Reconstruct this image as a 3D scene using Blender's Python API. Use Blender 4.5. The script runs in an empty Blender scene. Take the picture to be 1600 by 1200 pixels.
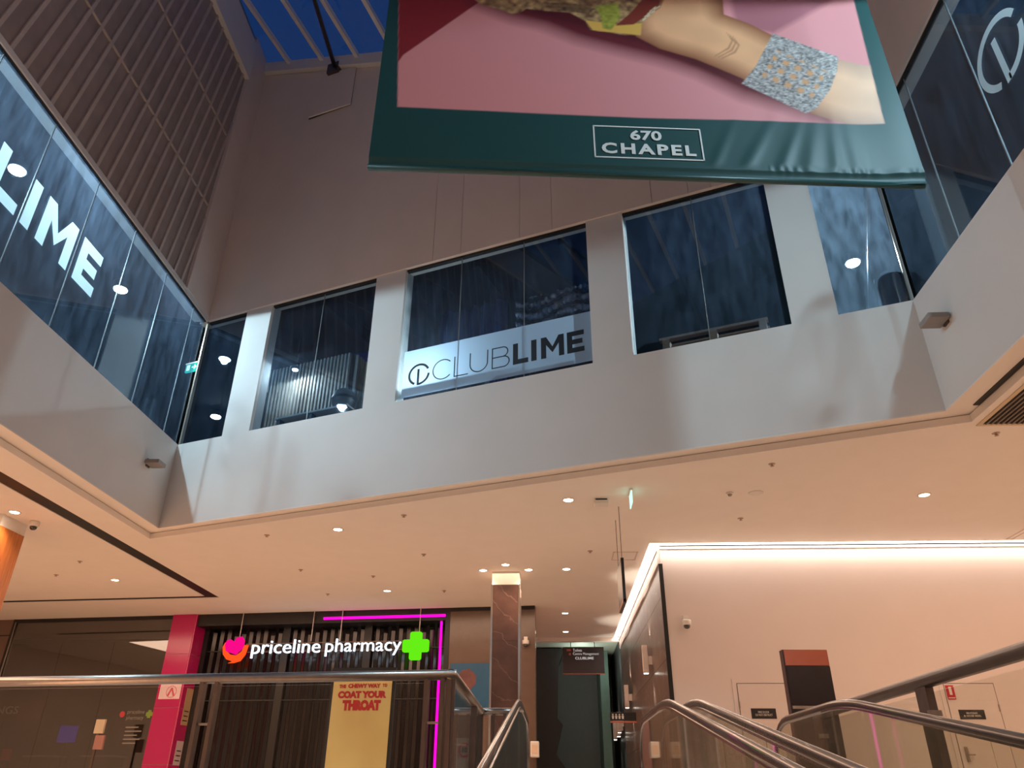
import bpy, bmesh, math, random
import numpy as np
from mathutils import Vector, Matrix
from mathutils.geometry import tessellate_polygon
random.seed(7)
R = math.radians
sc = bpy.context.scene
col = sc.collection

# ------------------------------------------------------------------ camera (phone lens, pitched up 28 degrees)
F = 1180.0; PITCH = R(28.3); YAW = R(3.08); ROLL = R(0.39)
def ray(u, v):
    """direction in the building's axes (X right, Y into the mall, Z up) of a measured photo point"""
    x = (u-800)/F; y = -(v-600)/F
    c, s = math.cos(ROLL), math.sin(ROLL)
    x, y = x*c-y*s, x*s+y*c
    a, b, z = x, math.cos(PITCH)-y*math.sin(PITCH), math.sin(PITCH)+y*math.cos(PITCH)
    c, s = math.cos(YAW), math.sin(YAW)
    return Vector((a*c-b*s, a*s+b*c, z))
cam = bpy.data.objects.new('camera', bpy.data.cameras.new('camera')); col.objects.link(cam)
fw = ray(800, 600); rg = ray(800+F, 600)-fw; up = ray(800, 600-F)-fw
cam.matrix_world = Matrix(((rg.x, up.x, -fw.x, 0), (rg.y, up.y, -fw.y, 0), (rg.z, up.z, -fw.z, 0), (0, 0, 0, 1)))
cam.data.sensor_width = 36; cam.data.lens = F*36/1600; cam.data.clip_start = .05; cam.data.clip_end = 300
sc.camera = cam

# ------------------------------------------------------------------ world, large lights, exposure
w = bpy.data.worlds.new('dusk_sky'); sc.world = w; w.use_nodes = True
bg = w.node_tree.nodes['Background']; bg.inputs[0].default_value = (.035, .14, .50, 1); bg.inputs[1].default_value = .22
sc.view_settings.view_transform = 'Standard'; sc.view_settings.look = 'None'
sc.view_settings.exposure = 0; sc.view_settings.gamma = 1; sc.view_settings.use_curve_mapping = False
WARM = (1.0, .66, .46); COOL = (.88, 1.0, .97); NEUT = (1.0, .86, .72)
def light(kind, loc, power, color, rot=(0, 0, 0), parent=None, name=None, **kw):
    d = bpy.data.lights.new(name or kind.lower()+'_light', kind); d.energy = power; d.color = color
    for k, v in kw.items(): setattr(d, k, v)
    o = bpy.data.objects.new(d.name, d); o.location = loc; o.rotation_euler = rot; col.objects.link(o)
    if parent: o.parent = parent; o.matrix_parent_inverse = Matrix.Translation(-parent.location)
    return o
# unseen area lights added under the lower ceiling as fill, in place of downlight rows
for x, y, sx, sy, p in ((-11.5, 4, 4, 14, 900), (9.5, 6, 5, 16, 400), (-4.5, 18.6, 11, 3.0, 330), (-13, 17.2, 5, 3.5, 260), (6.3, 12.8, 6.5, 2.0, 60)):
    light('AREA', (x, y, 4.46), p, WARM, shape='RECTANGLE', size=sx, size_y=sy, name='ceiling_fill')

for x, y, sx, sy, p in ((-11, 3, 6, 14, 1500), (6.8, 3, 5, 14, 1300)):   # unseen fill added one level down, its bounce brightens the upper walls
    light('AREA', (x, y, -.72), p, WARM, shape='RECTANGLE', size=sx, size_y=sy, name='lower_hall_fill')
# ------------------------------------------------------------------ materials
MATS = {}
def lin(c): return tuple(((v/255)/12.92 if v/255 <= .04045 else ((v/255+.055)/1.055)**2.4) for v in c)
def M(name, rgb, rough=.6, metal=0, var=.05, scale=6, bump=0, spec=.5, coat=0, emit=0, erg=None, stretch=None):
    if name in MATS: return MATS[name]
    m = bpy.data.materials.new(name); m.use_nodes = True; MATS[name] = m
    nt = m.node_tree; b = nt.nodes['Principled BSDF']; c = lin(rgb)
    b.inputs['Roughness'].default_value = rough; b.inputs['Metallic'].default_value = metal
    b.inputs['Specular IOR Level'].default_value = spec; b.inputs['Coat Weight'].default_value = coat
    tc = nt.nodes.new('ShaderNodeTexCoord'); mp = nt.nodes.new('ShaderNodeMapping'); n = nt.nodes.new('ShaderNodeTexNoise')
    if stretch: mp.inputs['Scale'].default_value = stretch
    n.inputs['Scale'].default_value = scale; n.inputs['Detail'].default_value = 4
    nt.links.new(tc.outputs['Object'], mp.inputs[0]); nt.links.new(mp.outputs[0], n.inputs['Vector'])
    r = nt.nodes.new('ShaderNodeValToRGB'); r.color_ramp.elements[0].position = .3; r.color_ramp.elements[1].position = .7
    r.color_ramp.elements[0].color = (*[v*(1-var) for v in c], 1); r.color_ramp.elements[1].color = (*[min(1, v*(1+var)) for v in c], 1)
    nt.links.new(n.outputs['Fac'], r.inputs[0]); nt.links.new(r.outputs[0], b.inputs['Base Color'])
    if bump:
        bp = nt.nodes.new('ShaderNodeBump'); bp.inputs['Strength'].default_value = bump; bp.inputs['Distance'].default_value = .02
        nt.links.new(n.outputs['Fac'], bp.inputs['Height']); nt.links.new(bp.outputs[0], b.inputs['Normal'])
    if emit:
        b.inputs['Emission Color'].default_value = (*lin(erg or rgb), 1); b.inputs['Emission Strength'].default_value = emit
    return m
def glass(name, tint=(.8, .88, .9), ior=1.5, boost=.0, dust=0, dcol=(.7, .8, .9), dscale=3, rough=.015):
    """thin pane: clear + mirror reflection + a film of dust and haze that catches light"""
    if name in MATS: return MATS[name]
    m = bpy.data.materials.new(name); m.use_nodes = True; MATS[name] = m; nt = m.node_tree; N = nt.nodes; L = nt.links
    N.remove(N['Principled BSDF']); out = N['Material Output']
    tr = N.new('ShaderNodeBsdfTransparent'); tr.inputs[0].default_value = (*tint, 1)
    gl = N.new('ShaderNodeBsdfGlossy'); gl.inputs['Roughness'].default_value = rough; gl.inputs[0].default_value = (.95, .97, 1, 1)
    fr = N.new('ShaderNodeLayerWeight'); fr.inputs['Blend'].default_value = .5; f0 = ((ior-1)/(ior+1))**2+boost
    pw = N.new('ShaderNodeMath'); pw.operation = 'POWER'; pw.inputs[1].default_value = 5; L.new(fr.outputs['Facing'], pw.inputs[0])
    ad = N.new('ShaderNodeMath'); ad.operation = 'MULTIPLY_ADD'; ad.use_clamp = True; ad.inputs[1].default_value = .9-f0; ad.inputs[2].default_value = f0; L.new(pw.outputs[0], ad.inputs[0])
    mx = N.new('ShaderNodeMixShader'); L.new(ad.outputs[0], mx.inputs[0]); L.new(tr.outputs[0], mx.inputs[1]); L.new(gl.outputs[0], mx.inputs[2])
    res = mx
    if dust:
        tl = N.new('ShaderNodeBsdfTranslucent'); tl.inputs[0].default_value = (*dcol, 1)
        df = N.new('ShaderNodeBsdfDiffuse'); df.inputs[0].default_value = (*dcol, 1)
        m0 = N.new('ShaderNodeMixShader'); m0.inputs[0].default_value = .25; L.new(tl.outputs[0], m0.inputs[1]); L.new(df.outputs[0], m0.inputs[2])
        tc = N.new('ShaderNodeTexCoord'); mp = N.new('ShaderNodeMapping'); mp.inputs['Scale'].default_value = (2.2, 2.2, .6)
        n = N.new('ShaderNodeTexNoise'); n.inputs['Scale'].default_value = dscale; n.inputs['Detail'].default_value = 7; n.inputs['Roughness'].default_value = .62
        L.new(tc.outputs['Object'], mp.inputs[0]); L.new(mp.outputs[0], n.inputs['Vector'])
        mr = N.new('ShaderNodeMapRange'); mr.inputs[1].default_value = .35; mr.inputs[2].default_value = .75; mr.inputs[3].default_value = dust*.5; mr.inputs[4].default_value = dust*1.6
        L.new(n.outputs['Fac'], mr.inputs[0])
        m2 = N.new('ShaderNodeMixShader'); L.new(mr.outputs[0], m2.inputs[0]); L.new(mx.outputs[0], m2.inputs[1]); L.new(m0.outputs[0], m2.inputs[2]); res = m2
    L.new(res.outputs[0], out.inputs[0]); return m
def film(name, rgb, t=.6):
    if name in MATS: return MATS[name]
    m = bpy.data.materials.new(name); m.use_nodes = True; MATS[name] = m; nt = m.node_tree; N = nt.nodes; L = nt.links
    N.remove(N['Principled BSDF'])
    a = N.new('ShaderNodeBsdfDiffuse'); b = N.new('ShaderNodeBsdfTranslucent'); x = N.new('ShaderNodeMixShader'); x.inputs[0].default_value = t
    for s in (a, b): s.inputs[0].default_value = (*lin(rgb), 1)
    L.new(a.outputs[0], x.inputs[1]); L.new(b.outputs[0], x.inputs[2]); L.new(x.outputs[0], N['Material Output'].inputs[0]); return m
def glow(name, rgb, s):
    if name in MATS: return MATS[name]
    m = bpy.data.materials.new(name); m.use_nodes = True; MATS[name] = m; nt = m.node_tree; N = nt.nodes
    N.remove(N['Principled BSDF']); e = N.new('ShaderNodeEmission'); e.inputs[0].default_value = (*lin(rgb), 1); e.inputs[1].default_value = s
    nt.links.new(e.outputs[0], N['Material Output'].inputs[0]); return m
def marble(name, rgb, vein, rough=.18, scale=1.0):
    if name in MATS: return MATS[name]
    m = M(name, rgb, rough, 0, .25, 2.2, spec=.6); nt = m.node_tree; N = nt.nodes; L = nt.links; b = N['Principled BSDF']
    ramp = next(n for n in N if n.type == 'VALTORGB'); tc = next(n for n in N if n.type == 'TEX_COORD')
    wv = N.new('ShaderNodeTexWave'); wv.inputs['Scale'].default_value = .55*scale; wv.inputs['Distortion'].default_value = 9; wv.inputs['Detail'].default_value = 4; wv.inputs['Detail Scale'].default_value = 1.4
    mp = N.new('ShaderNodeMapping'); mp.inputs['Rotation'].default_value = (.4, .7, .5); L.new(tc.outputs['Object'], mp.inputs[0]); L.new(mp.outputs[0], wv.inputs['Vector'])
    r2 = N.new('ShaderNodeValToRGB'); r2.color_ramp.elements[0].position = .992; r2.color_ramp.elements[0].color = (0, 0, 0, 1); r2.color_ramp.elements[1].position = 1; r2.color_ramp.elements[1].color = (.7, .7, .7, 1)
    L.new(wv.outputs['Fac'], r2.inputs[0])
    mx = N.new('ShaderNodeMix'); mx.data_type = 'RGBA'; L.new(r2.outputs[0], mx.inputs[0]); L.new(ramp.outputs[0], mx.inputs[6]); mx.inputs[7].default_value = (*lin(vein), 1)
    L.new(mx.outputs[2], b.inputs['Base Color']); return m

m_paint = M('ceiling_paint', (238, 228, 218), .75, var=.015, scale=2)
m_wall = M('wall_paint', (228, 214, 204), .6, var=.03, scale=1.2, bump=.03)
m_fascia = M('fascia_paint', (222, 218, 213), .55, var=.03, scale=.9, bump=.02)
m_white = M('white_wall_paint', (222, 206, 198), .5, var=.015, scale=1.5)
m_clad = M('ribbed_cladding', (160, 145, 137), .55, var=.1, scale=3)
m_rib = M('rib_metal', (200, 185, 176), .5, var=.06)
m_black = M('black_metal', (22, 21, 22), .45, var=.2)
m_track = M('black_ceiling_track', (20, 18, 17), .5, var=.3, scale=3)
m_dark = M('gym_dark_paint', (15, 18, 28), .7, var=.25, scale=1.5)
m_darkceil = M('gym_ceiling_paint', (11, 12, 15), .8, var=.2)
m_gymfloor = M('gym_rubber_floor', (20, 19, 19), .8, var=.2, scale=8)
m_blue = M('gym_blue_paint', (84, 124, 220), .6, var=.1)
m_slat = M('pale_timber_slat', (176, 164, 150), .5, var=.1, scale=6)
m_steel = M('brushed_steel', (170, 158, 150), .33, .9, var=.06, scale=20, stretch=(1, 1, .05))
m_steel_d = M('dark_bronze_steel', (112, 98, 92), .38, .85, var=.08, scale=14)
m_chrome = M('polished_trim', (215, 210, 206), .14, 1, var=.02)
m_floor = M('polished_floor_tile', (212, 200, 186), .3, var=.05, scale=2)
m_pit = M('travelator_pit', (60, 58, 56), .8, var=.1)
m_rubber = M('handrail_rubber', (74, 60, 54), .26, .25, var=.1, scale=10, spec=.8, coat=.5)
m_letter_d = M('navy_vinyl', (22, 26, 36), .5, var=.05)
m_mull = M('glass_joint', (130, 130, 128), .35, .3, var=.05)
m_plas = M('white_plastic', (226, 218, 208), .4, var=.02)
m_dome = M('smoked_dome', (26, 22, 20), .1, var=.1, coat=1)
m_lens = glow('downlight_lens', (255, 232, 205), 26)
m_lensw = glow('gym_lamp_lens', (225, 240, 255), 260)
g_up = glass('gym_glass', (.70, .80, .88), 1.5, .02, .026, (.42, .62, .95), 2.4)
g_hazy = glass('hazy_gym_glass', (.70, .80, .88), 1.5, .02, .10, (.5, .7, .95), 3.2)  # heavier film stands in for the bright haze behind the end window
g_shop = glass('shop_glass', (.58, .54, .50), 1.5, .09)
g_rail = glass('rail_glass', (.95, .955, .93), 1.25, .0)
g_trav = glass('travelator_glass', (.87, .87, .82), 1.3, .0, .02, (.55, .53, .46), 1.5)
g_sky = glass('skylight_glass', (.92, .95, 1), 1.45)

# ------------------------------------------------------------------ builders
def orient(pts, holes):
    ar = lambda l: sum(l[i-1][0]*l[i][1]-l[i][0]*l[i-1][1] for i in range(len(l)))
    o = list(pts); o = o if ar(o) > 0 else o[::-1]
    return [o]+[(list(h) if ar(list(h)) < 0 else list(h)[::-1]) for h in holes]
class Fr:
    def __init__(s, o, ex, ey, ez=(0, 0, 1)): s.o = Vector(o); s.ex = Vector(ex).normalized(); s.ey = Vector(ey).normalized(); s.ez = Vector(ez).normalized()
    def pt(s, a, b, c): return s.o+s.ex*a+s.ey*b+s.ez*c
    def px(s, u, v, b=0):
        """where the sight line of a measured photo point meets the plane b behind this frame: (a, c)"""
        d = ray(u, v); n = s.ex.cross(s.ez); q = s.o+s.ey*b; P = d*(q.dot(n)/d.dot(n))-s.o
        return P.dot(s.ex), P.dot(s.ez)
W0 = Fr((0, 0, 0), (1, 0, 0), (0, 1, 0))
class MB:
    def __init__(s, fr=W0): s.fr = fr; s.v = []; s.f = []; s.sm = []
    def add(s, vs, fs, smooth=False):
        k = len(s.v); s.v += [s.fr.pt(*p) for p in vs]; s.f += [[i+k for i in f] for f in fs]; s.sm += [smooth]*len(fs); return s
    def box(s, a0, a1, b0, b1, c0, c1):
        return s.add([(a0, b0, c0), (a1, b0, c0), (a1, b1, c0), (a0, b1, c0), (a0, b0, c1), (a1, b0, c1), (a1, b1, c1), (a0, b1, c1)],
                     [(0, 3, 2, 1), (4, 5, 6, 7), (0, 1, 5, 4), (1, 2, 6, 5), (2, 3, 7, 6), (3, 0, 4, 7)])
    def prism(s, pts, b0, b1, holes=()):
        """outline in (a, c), extruded along b"""
        loops = orient(pts, holes); flat = [p for l in loops for p in l]; n = len(flat)
        tri = tessellate_polygon([[Vector((p[0], p[1], 0)) for p in l] for l in loops])
        fs = [tuple(t) for t in tri]+[tuple(i+n for i in t[::-1]) for t in tri]
        k = 0
        for l in loops:
            m = len(l); fs += [(k+i, k+(i+1) % m, n+k+(i+1) % m, n+k+i) for i in range(m)]; k += m
        return s.add([(p[0], b0, p[1]) for p in flat]+[(p[0], b1, p[1]) for p in flat], fs)
    def sheet(s, pts, b):
        """flat adhesive film outline in (a, c)"""
        return s.add([(p[0], b, p[1]) for p in pts], [tuple(t) for t in tessellate_polygon([[Vector((p[0], p[1], 0)) for p in pts]])])
    def slab(s, pts, c0, c1, holes=()):
        """outline in (a, b), extruded along c"""
        loops = orient(pts, holes); flat = [p for l in loops for p in l]; n = len(flat)
        tri = tessellate_polygon([[Vector((p[0], p[1], 0)) for p in l] for l in loops])
        fs = [tuple(t) for t in tri]+[tuple(i+n for i in t[::-1]) for t in tri]; k = 0
        for l in loops:
            m = len(l); fs += [(k+i, k+(i+1) % m, n+k+(i+1) % m, n+k+i) for i in range(m)]; k += m
        return s.add([(p[0], p[1], c0) for p in flat]+[(p[0], p[1], c1) for p in flat], fs)
    def tube(s, path, r, seg=10, r2=None, smooth=True):
        """round (or oval r x r2) tube along points"""
        P = [Vector(p) for p in path]; r2 = r2 or r; vs = []; fs = []
        for i, p in enumerate(P):
            t = (P[min(i+1, len(P)-1)]-P[max(i-1, 0)]).normalized()
            ref = Vector((0, 0, 1)) if abs(t.z) < .95 and r2 == r else (Vector((1, 0, 0)) if r2 != r else Vector((0, 1, 0)))
            x = (ref-t*ref.dot(t)).normalized(); y = t.cross(x)
            for j in range(seg):
                a = 2*math.pi*j/seg; vs.append(tuple(p+x*(r*math.cos(a))+y*(r2*math.sin(a))))
        n = len(P)
        for i in range(n-1):
            for j in range(seg):
                k = (j+1) % seg; fs.append((i*seg+j, i*seg+k, (i+1)*seg+k, (i+1)*seg+j))
        fs += [tuple(range(seg))[::-1], tuple((n-1)*seg+j for j in range(seg))]
        return s.add(vs, fs, smooth)
    def lathe(s, prof, cx, cy, cz, seg=20, smooth=True):
        """profile of (radius, z) turned about the vertical through (cx, cy), z from cz"""
        vs = []; fs = []
        for r, z in prof:
            for j in range(seg):
                a = 2*math.pi*j/seg; vs.append((cx+r*math.cos(a), cy+r*math.sin(a), cz+z))
        for i in range(len(prof)-1):
            for j in range(seg):
                k = (j+1) % seg; fs.append((i*seg+j, i*seg+k, (i+1)*seg+k, (i+1)*seg+j))
        fs += [tuple(range(seg))[::-1], tuple((len(prof)-1)*seg+j for j in range(seg))]
        return s.add(vs, fs, smooth)
    def build(s, name, mat, parent=None, bevel=0):
        me = bpy.data.meshes.new(name); me.from_pydata([tuple(p) for p in s.v], [], s.f); me.materials.append(mat)
        me.polygons.foreach_set('use_smooth', s.sm)
        bm = bmesh.new(); bm.from_mesh(me); bmesh.ops.recalc_face_normals(bm, faces=bm.faces); bm.to_mesh(me); bm.free()
        o = bpy.data.objects.new(name, me); col.objects.link(o)
        if bevel:
            b = o.modifiers.new('bevel', 'BEVEL'); b.width = bevel; b.segments = 2; b.limit_method = 'ANGLE'
        if parent:
            o.parent = parent; o.matrix_parent_inverse = ROOTINV.get(parent.name, Matrix())
        return o
ROOTINV = {}
def thing(name, label, cat, loc=(0, 0, 0), group=None):
    o = bpy.data.objects.new(name, None); col.objects.link(o); o.location = loc; o.empty_display_size = .1
    ROOTINV[o.name] = Matrix.Translation(-Vector(loc)); return tag(o, label, cat, group)
def tag(o, label, cat, group=None):
    o['label'] = label; o['category'] = cat
    if group: o['group'] = group
    return o
def struct(o, label=None):
    o['kind'] = 'structure'
    if label: o['label'] = label
    return o
def sroot(name, label=None):
    o = bpy.data.objects.new(name, None); col.objects.link(o); ROOTINV[o.name] = Matrix(); return struct(o, label)

def tmesh(body, off=0.0, shear=0, spacing=1):
    """lettering as flat outline: vertices normalised to a unit box, faces"""
    cu = bpy.data.curves.new('t', 'FONT'); cu.body = body; cu.size = 1; cu.offset = off; cu.shear = shear; cu.space_character = spacing; cu.resolution_u = 3
    ob = bpy.data.objects.new('t', cu); me = bpy.data.meshes.new_from_object(ob)
    vs = np.array([v.co[:2] for v in me.vertices]); fs = [tuple(p.vertices) for p in me.polygons]
    bpy.data.objects.remove(ob); bpy.data.curves.remove(cu); bpy.data.meshes.remove(me)
    mn = vs.min(0); mxv = vs.max(0); return (vs-mn)/(mxv-mn), fs
def islands(vs, fs):
    par = list(range(len(vs)))
    def find(i):
        while par[i] != i: par[i] = par[par[i]]; i = par[i]
        return i
    key = {}
    for i, v in enumerate(vs):
        k = (round(float(v[0]), 5), round(float(v[1]), 5))
        if k in key: par[find(i)] = find(key[k])
        key.setdefault(k, i)
    for f in fs:
        for a in f[1:]: par[find(a)] = find(f[0])
    g = {}
    for f in fs: g.setdefault(find(f[0]), []).append(f)
    out = []
    for fl in g.values():
        xs = [vs[i][0] for f in fl for i in f]; out.append([min(xs), max(xs), fl])
    out.sort(key=lambda t: t[0]); res = []
    for t in out:
        if res and min(res[-1][1], t[1])-max(res[-1][0], t[0]) > .6*min(t[1]-t[0], res[-1][1]-res[-1][0]): res[-1][2] += t[2]; res[-1][1] = max(res[-1][1], t[1])
        else: res.append(t)
    return [t[2] for t in res]
def put_text(fr, body, a0, a1, c0, c1, b, mat, parent, name='lettering', off=0.0, thick=.004, split=False, shear=0, spacing=1):
    vs, fs = tmesh(body, off, shear, spacing); groups = islands(vs, fs) if split else [fs]; objs = []
    for fl in groups:
        used = sorted({i for f in fl for i in f}); ix = {i: k for k, i in enumerate(used)}; n = len(used)
        P = [(a0+vs[i][0]*(a1-a0), c0+vs[i][1]*(c1-c0)) for i in used]
        F2 = [tuple(ix[i] for i in f) for f in fl]
        ed = {}
        for f in F2:
            for q in range(len(f)): e = (f[q], f[(q+1) % len(f)]); ed[e] = 1
        rim = [e for e in ed if (e[1], e[0]) not in ed]
        mb = MB(fr); mb.add([(p[0], b, p[1]) for p in P]+[(p[0], b-thick, p[1]) for p in P],
                            [f[::-1] for f in F2]+[tuple(i+n for i in f) for f in F2]+[(e[0], e[1], e[1]+n, e[0]+n) for e in rim])
        objs.append(mb.build(name, mat, parent))
    return objs
def arc(cx, cz, r0, r1, a0, a1, n=24):
    A = [R(a0+(a1-a0)*i/n) for i in range(n+1)]
    return [(cx+r1*math.cos(a), cz+r1*math.sin(a)) for a in A]+[(cx+r0*math.cos(a), cz+r0*math.sin(a)) for a in A[::-1]]
def glyph(ch, x, w, h, t):
    """club lettering: list of outlines for one letter at x, baseline 0"""
    if ch == 'L': return [[(x, 0), (x+w, 0), (x+w, t), (x+t, t), (x+t, h), (x, h)]]
    if ch == 'I': return [[(x, 0), (x+t, 0), (x+t, h), (x, h)]]
    if ch == 'E': return [[(x, 0), (x+w, 0), (x+w, t), (x+t, t), (x+t, (h-t)/2), (x+w*.9, (h-t)/2), (x+w*.9, (h+t)/2), (x+t, (h+t)/2), (x+t, h-t), (x+w, h-t), (x+w, h), (x, h)]]
    if ch == 'M': return [[(x, 0), (x+t, 0), (x+t, h*.62), (x+w/2, h*.22), (x+w-t, h*.62), (x+w-t, 0), (x+w, 0), (x+w, h), (x+w-t*1.02, h), (x+w/2, h*.5), (x+t*1.02, h), (x, h)]]
    if ch == 'C': return [[(x+w*.5+(p[0])*w/h, h/2+p[1]) for p in arc(0, 0, h/2-t, h/2, 42, 318)]]
    if ch == 'U':
        r = w/2; return [[(x, h), (x, r)]+[(x+r-r*math.cos(R(180*i/16)), r-r*math.sin(R(180*i/16))) for i in range(17)]+[(x+w, h), (x+w-t, h), (x+w-t, r)]+[(x+r+(r-t)*math.cos(R(180*i/16)), r-(r-t)*math.sin(R(180*i/16))) for i in range(17)]+[(x+t, h)]]
    if ch == 'B':
        o = []
        for z0, z1, ww in ((0, h*.52+t/2, w), (h*.52-t/2, h, w*.92)):
            r = (z1-z0)/2; cx = x+ww-r
            o.append([(x, z0), (cx, z0)]+arc(cx, z0+r, r-t, r, -90, 90)[1:25]+[(x, z1), (x, z1-t), (cx, z1-t)]+[(cx+(r-t)*math.cos(R(90-180*i/20)), z0+r+(r-t)*math.sin(R(90-180*i/20))) for i in range(1, 20)]+[(cx, z0+t), (x, z0+t)])
        o.append([(x, 0), (x+t, 0), (x+t, h), (x, h)]); return o
def club_mark(fr, cx, cz, r, b, mat, parent, thick=.006):
    t = r*.2
    for pts in (arc(cx, cz, r-t, r, 24, 246), arc(cx, cz, r-t, r, -92, -3), [(cx-r*.16, cz-r), (cx+r*.04, cz-r*.98), (cx+r*.04, cz+r*.5), (cx-r*.16, cz+r*.5)]):
        MB(fr).sheet(pts, b).build('logo_stroke', mat, parent)

# ------------------------------------------------------------------ frames of the place (metres)
FZ = -.28; CZ = 4.5; SZ = 4.62; SILL = 6.46; HEAD = 9.6
XL = -7.91; XR = 5.45; YB = 14.43; YF = -6.0
BD = Vector((.94, -.341, 0)).normalized(); BN = Vector((.341, .94, 0)).normalized()
FB = Fr((XL, YB, 0), BD, BN)                 # back wall of the atrium, b runs into the gym
FL = Fr((XL, 0, 0), (0, 1, 0), (-1, 0, 0))   # left wall, a = Y
FRt = Fr((XR, 0, 0), (0, -1, 0), (1, 0, 0))  # right wall, a = -Y
SB = (XR-XL)/BD.x                            # length of the back wall
CB = FB.pt(SB, 0, 0)                         # right back corner
roofz = lambda x: 18.4-.398*(x+8.14)
FS = Fr((-16.9, 22.95, 0), (.9947, -.1025, 0), (.1025, .9947, 0))   # shopfront line

# ================================================================== SETTING: lower mall
atr = [(XL, YF), (XL, YB), (CB.x, CB.y), (XR, YF)]
lip = [(XL-.30, YF-.3), (XL-.30, YB+.31), (CB.x+.36, CB.y+.1), (XR+.36, YF-.3)]
slotY = lambda x: 19.98-.078*(x+8.9)
slot = [(-8.88, 2), (-8.88, slotY(-8.88)+.1), (-17, slotY(-17)+.1), (-17, slotY(-17)-.12), (-9.22, slotY(-9.22)-.12), (-9.22, 2)]
cove = [(2.03, 26.2), (2.03, 15.38), (13.8, 15.38), (13.8, 15.62), (2.23, 15.62), (2.23, 26.2)]
c = MB(); c.slab([(-20, -9), (14, -9), (14, 26.3), (-20, 26.3)], CZ, CZ+.11, [lip, slot, cove]); struct(c.build('ceiling', m_paint), 'peach lit plaster ceiling of the lower mall with the atrium opening')
c = MB(); c.slab([(p[0]+dx, p[1]+dy) for p, dx, dy in zip(lip, (-.05, -.05, .05, .05), (-.05, .05, .05, -.05))], SZ, SZ+.02, [atr]); struct(c.build('trim_1', m_paint), 'raised soffit ring round the atrium opening')
c = MB(); c.slab(slot, CZ+.012, CZ+.03); struct(c.build('trim_2', m_track), 'black L shaped slot in the ceiling on the left')
c = MB(); c.slab([(5.72, 2), (5.80, 2), (5.80, 9.4), (5.72, 9.4)], SZ-.012, SZ); struct(c.build('trim_3', m_track), 'thin black air slot along the right edge of the opening')
c = MB(); c.slab([(-20.3, -9.3), (14.3, -9.3), (14.3, 34), (-20.3, 34)], CZ+.5, CZ+.52, [[(-8.6, -6.5), (-8.6, 15.2), (6.2, 10.2), (6.2, -6.5)]]); struct(c.build('ceiling_void_deck', m_black))
# floor with the travelator opening
void = [(-6.2, 6.42), (-.72, 5.80), (-.74, 8.68), (-.42, 8.68), (-.42, 9.3), (2.72, 9.3), (2.72, -5.5), (-6.2, -5.5)]
c = MB(); c.slab([(-20, -9), (14, -9), (14, 34), (-20, 34)], FZ-.35, FZ, [void]); struct(c.build('floor', m_floor), 'pale polished floor of the shop level')
struct(MB().box(-16, 11, -8, 14, -4.1, -4.0).build('floor_lower', m_floor), 'floor of the hall below the travelators')
for nm, x0, x1, y0, y1 in (('wall_lower_left', -16.2, -16, -8, 14), ('wall_lower_right', 11, 11.2, -8, 14), ('wall_lower_near', -16, 11, -8.2, -8), ('wall_lower_far', -16, 11, 14, 14.2)): struct(MB().box(x0, x1, y0, y1, -4, FZ-.35).build(nm, m_floor))
for nm, x0, x1, y0, y1 in (('wall_far_left', -20.3, -20, -9, 34), ('wall_far_right', 14, 14.3, -9, 34), ('wall_behind', -20.3, 14.3, -9.3, -9), ('wall_far_end', -20.3, 14.3, 34, 34.3)):
    struct(MB().box(x0, x1, y0, y1, FZ, CZ+.5).build(nm, m_wall))
# ================================================================== SETTING: atrium fascias and upper walls
struct(MB().box(XL-.3, XL, YF, YB, SZ+.02, SILL).build('wall_left', m_fascia), 'plain grey fascia below the left glass wall')
struct(MB(FB).box(0, SB, 0, .3, SZ+.02, SILL).build('wall_back', m_fascia), 'grey fascia below the back windows')
struct(MB().box(XR, XR+.3, YF, CB.y, SZ+.02, SILL).build('wall_right', m_fascia), 'plain fascia below the right glass wall')
struct(MB().box(XL-.3, XR+.3, YF-.3, YF, SZ, 19).build('wall_front', m_wall))
# back wall piers between the windows
wins = [(0, 1.16), (1.866, 4.595), (5.31, 9.234), (9.94, 12.493), (13.175, SB)]
piers = [(1.16, 1.866), (4.595, 5.31), (9.234, 9.94), (12.493, 13.175)]
for i, (a, b) in enumerate(piers):
    struct(MB(FB).box(a, b, .025, .33, SILL, HEAD).build('wall_pier', m_fascia), 'white pier number %d from the left between the back windows' % (i+1))
# upper back wall: panels with open vertical joints below the raking roof edge
ub = sroot('wall_back_upper', 'upper back wall of tall pale panels under the skylight')
ztop = lambda s: roofz(FB.pt(s, 0, 0).x)
MB(FB).prism([(-.25, HEAD), (SB+.1, HEAD), (SB+.1, ztop(SB)), (-.25, ztop(-.25))], .03, .3).build('backing', m_wall, ub)
seams = [0]+[FB.px(u, 300)[0] for u in (683, 724, 812, 861, 1017, 1075)]+[11.6, 13.0, SB]
for a, b in zip(seams[:-1], seams[1:]):
    MB(FB).prism([(a+.004, HEAD), (b-.004, HEAD), (b-.004, ztop(b)-.4), (a+.004, ztop(a)-.4)], 0, .03).build('wall_panel', m_wall, ub)
MB(FB).prism([(0, ztop(0)-.38), (SB, ztop(SB)-.38), (SB, ztop(SB)), (0, ztop(0))], -.14, .03).build('roof_beam', m_fascia, ub)
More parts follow.
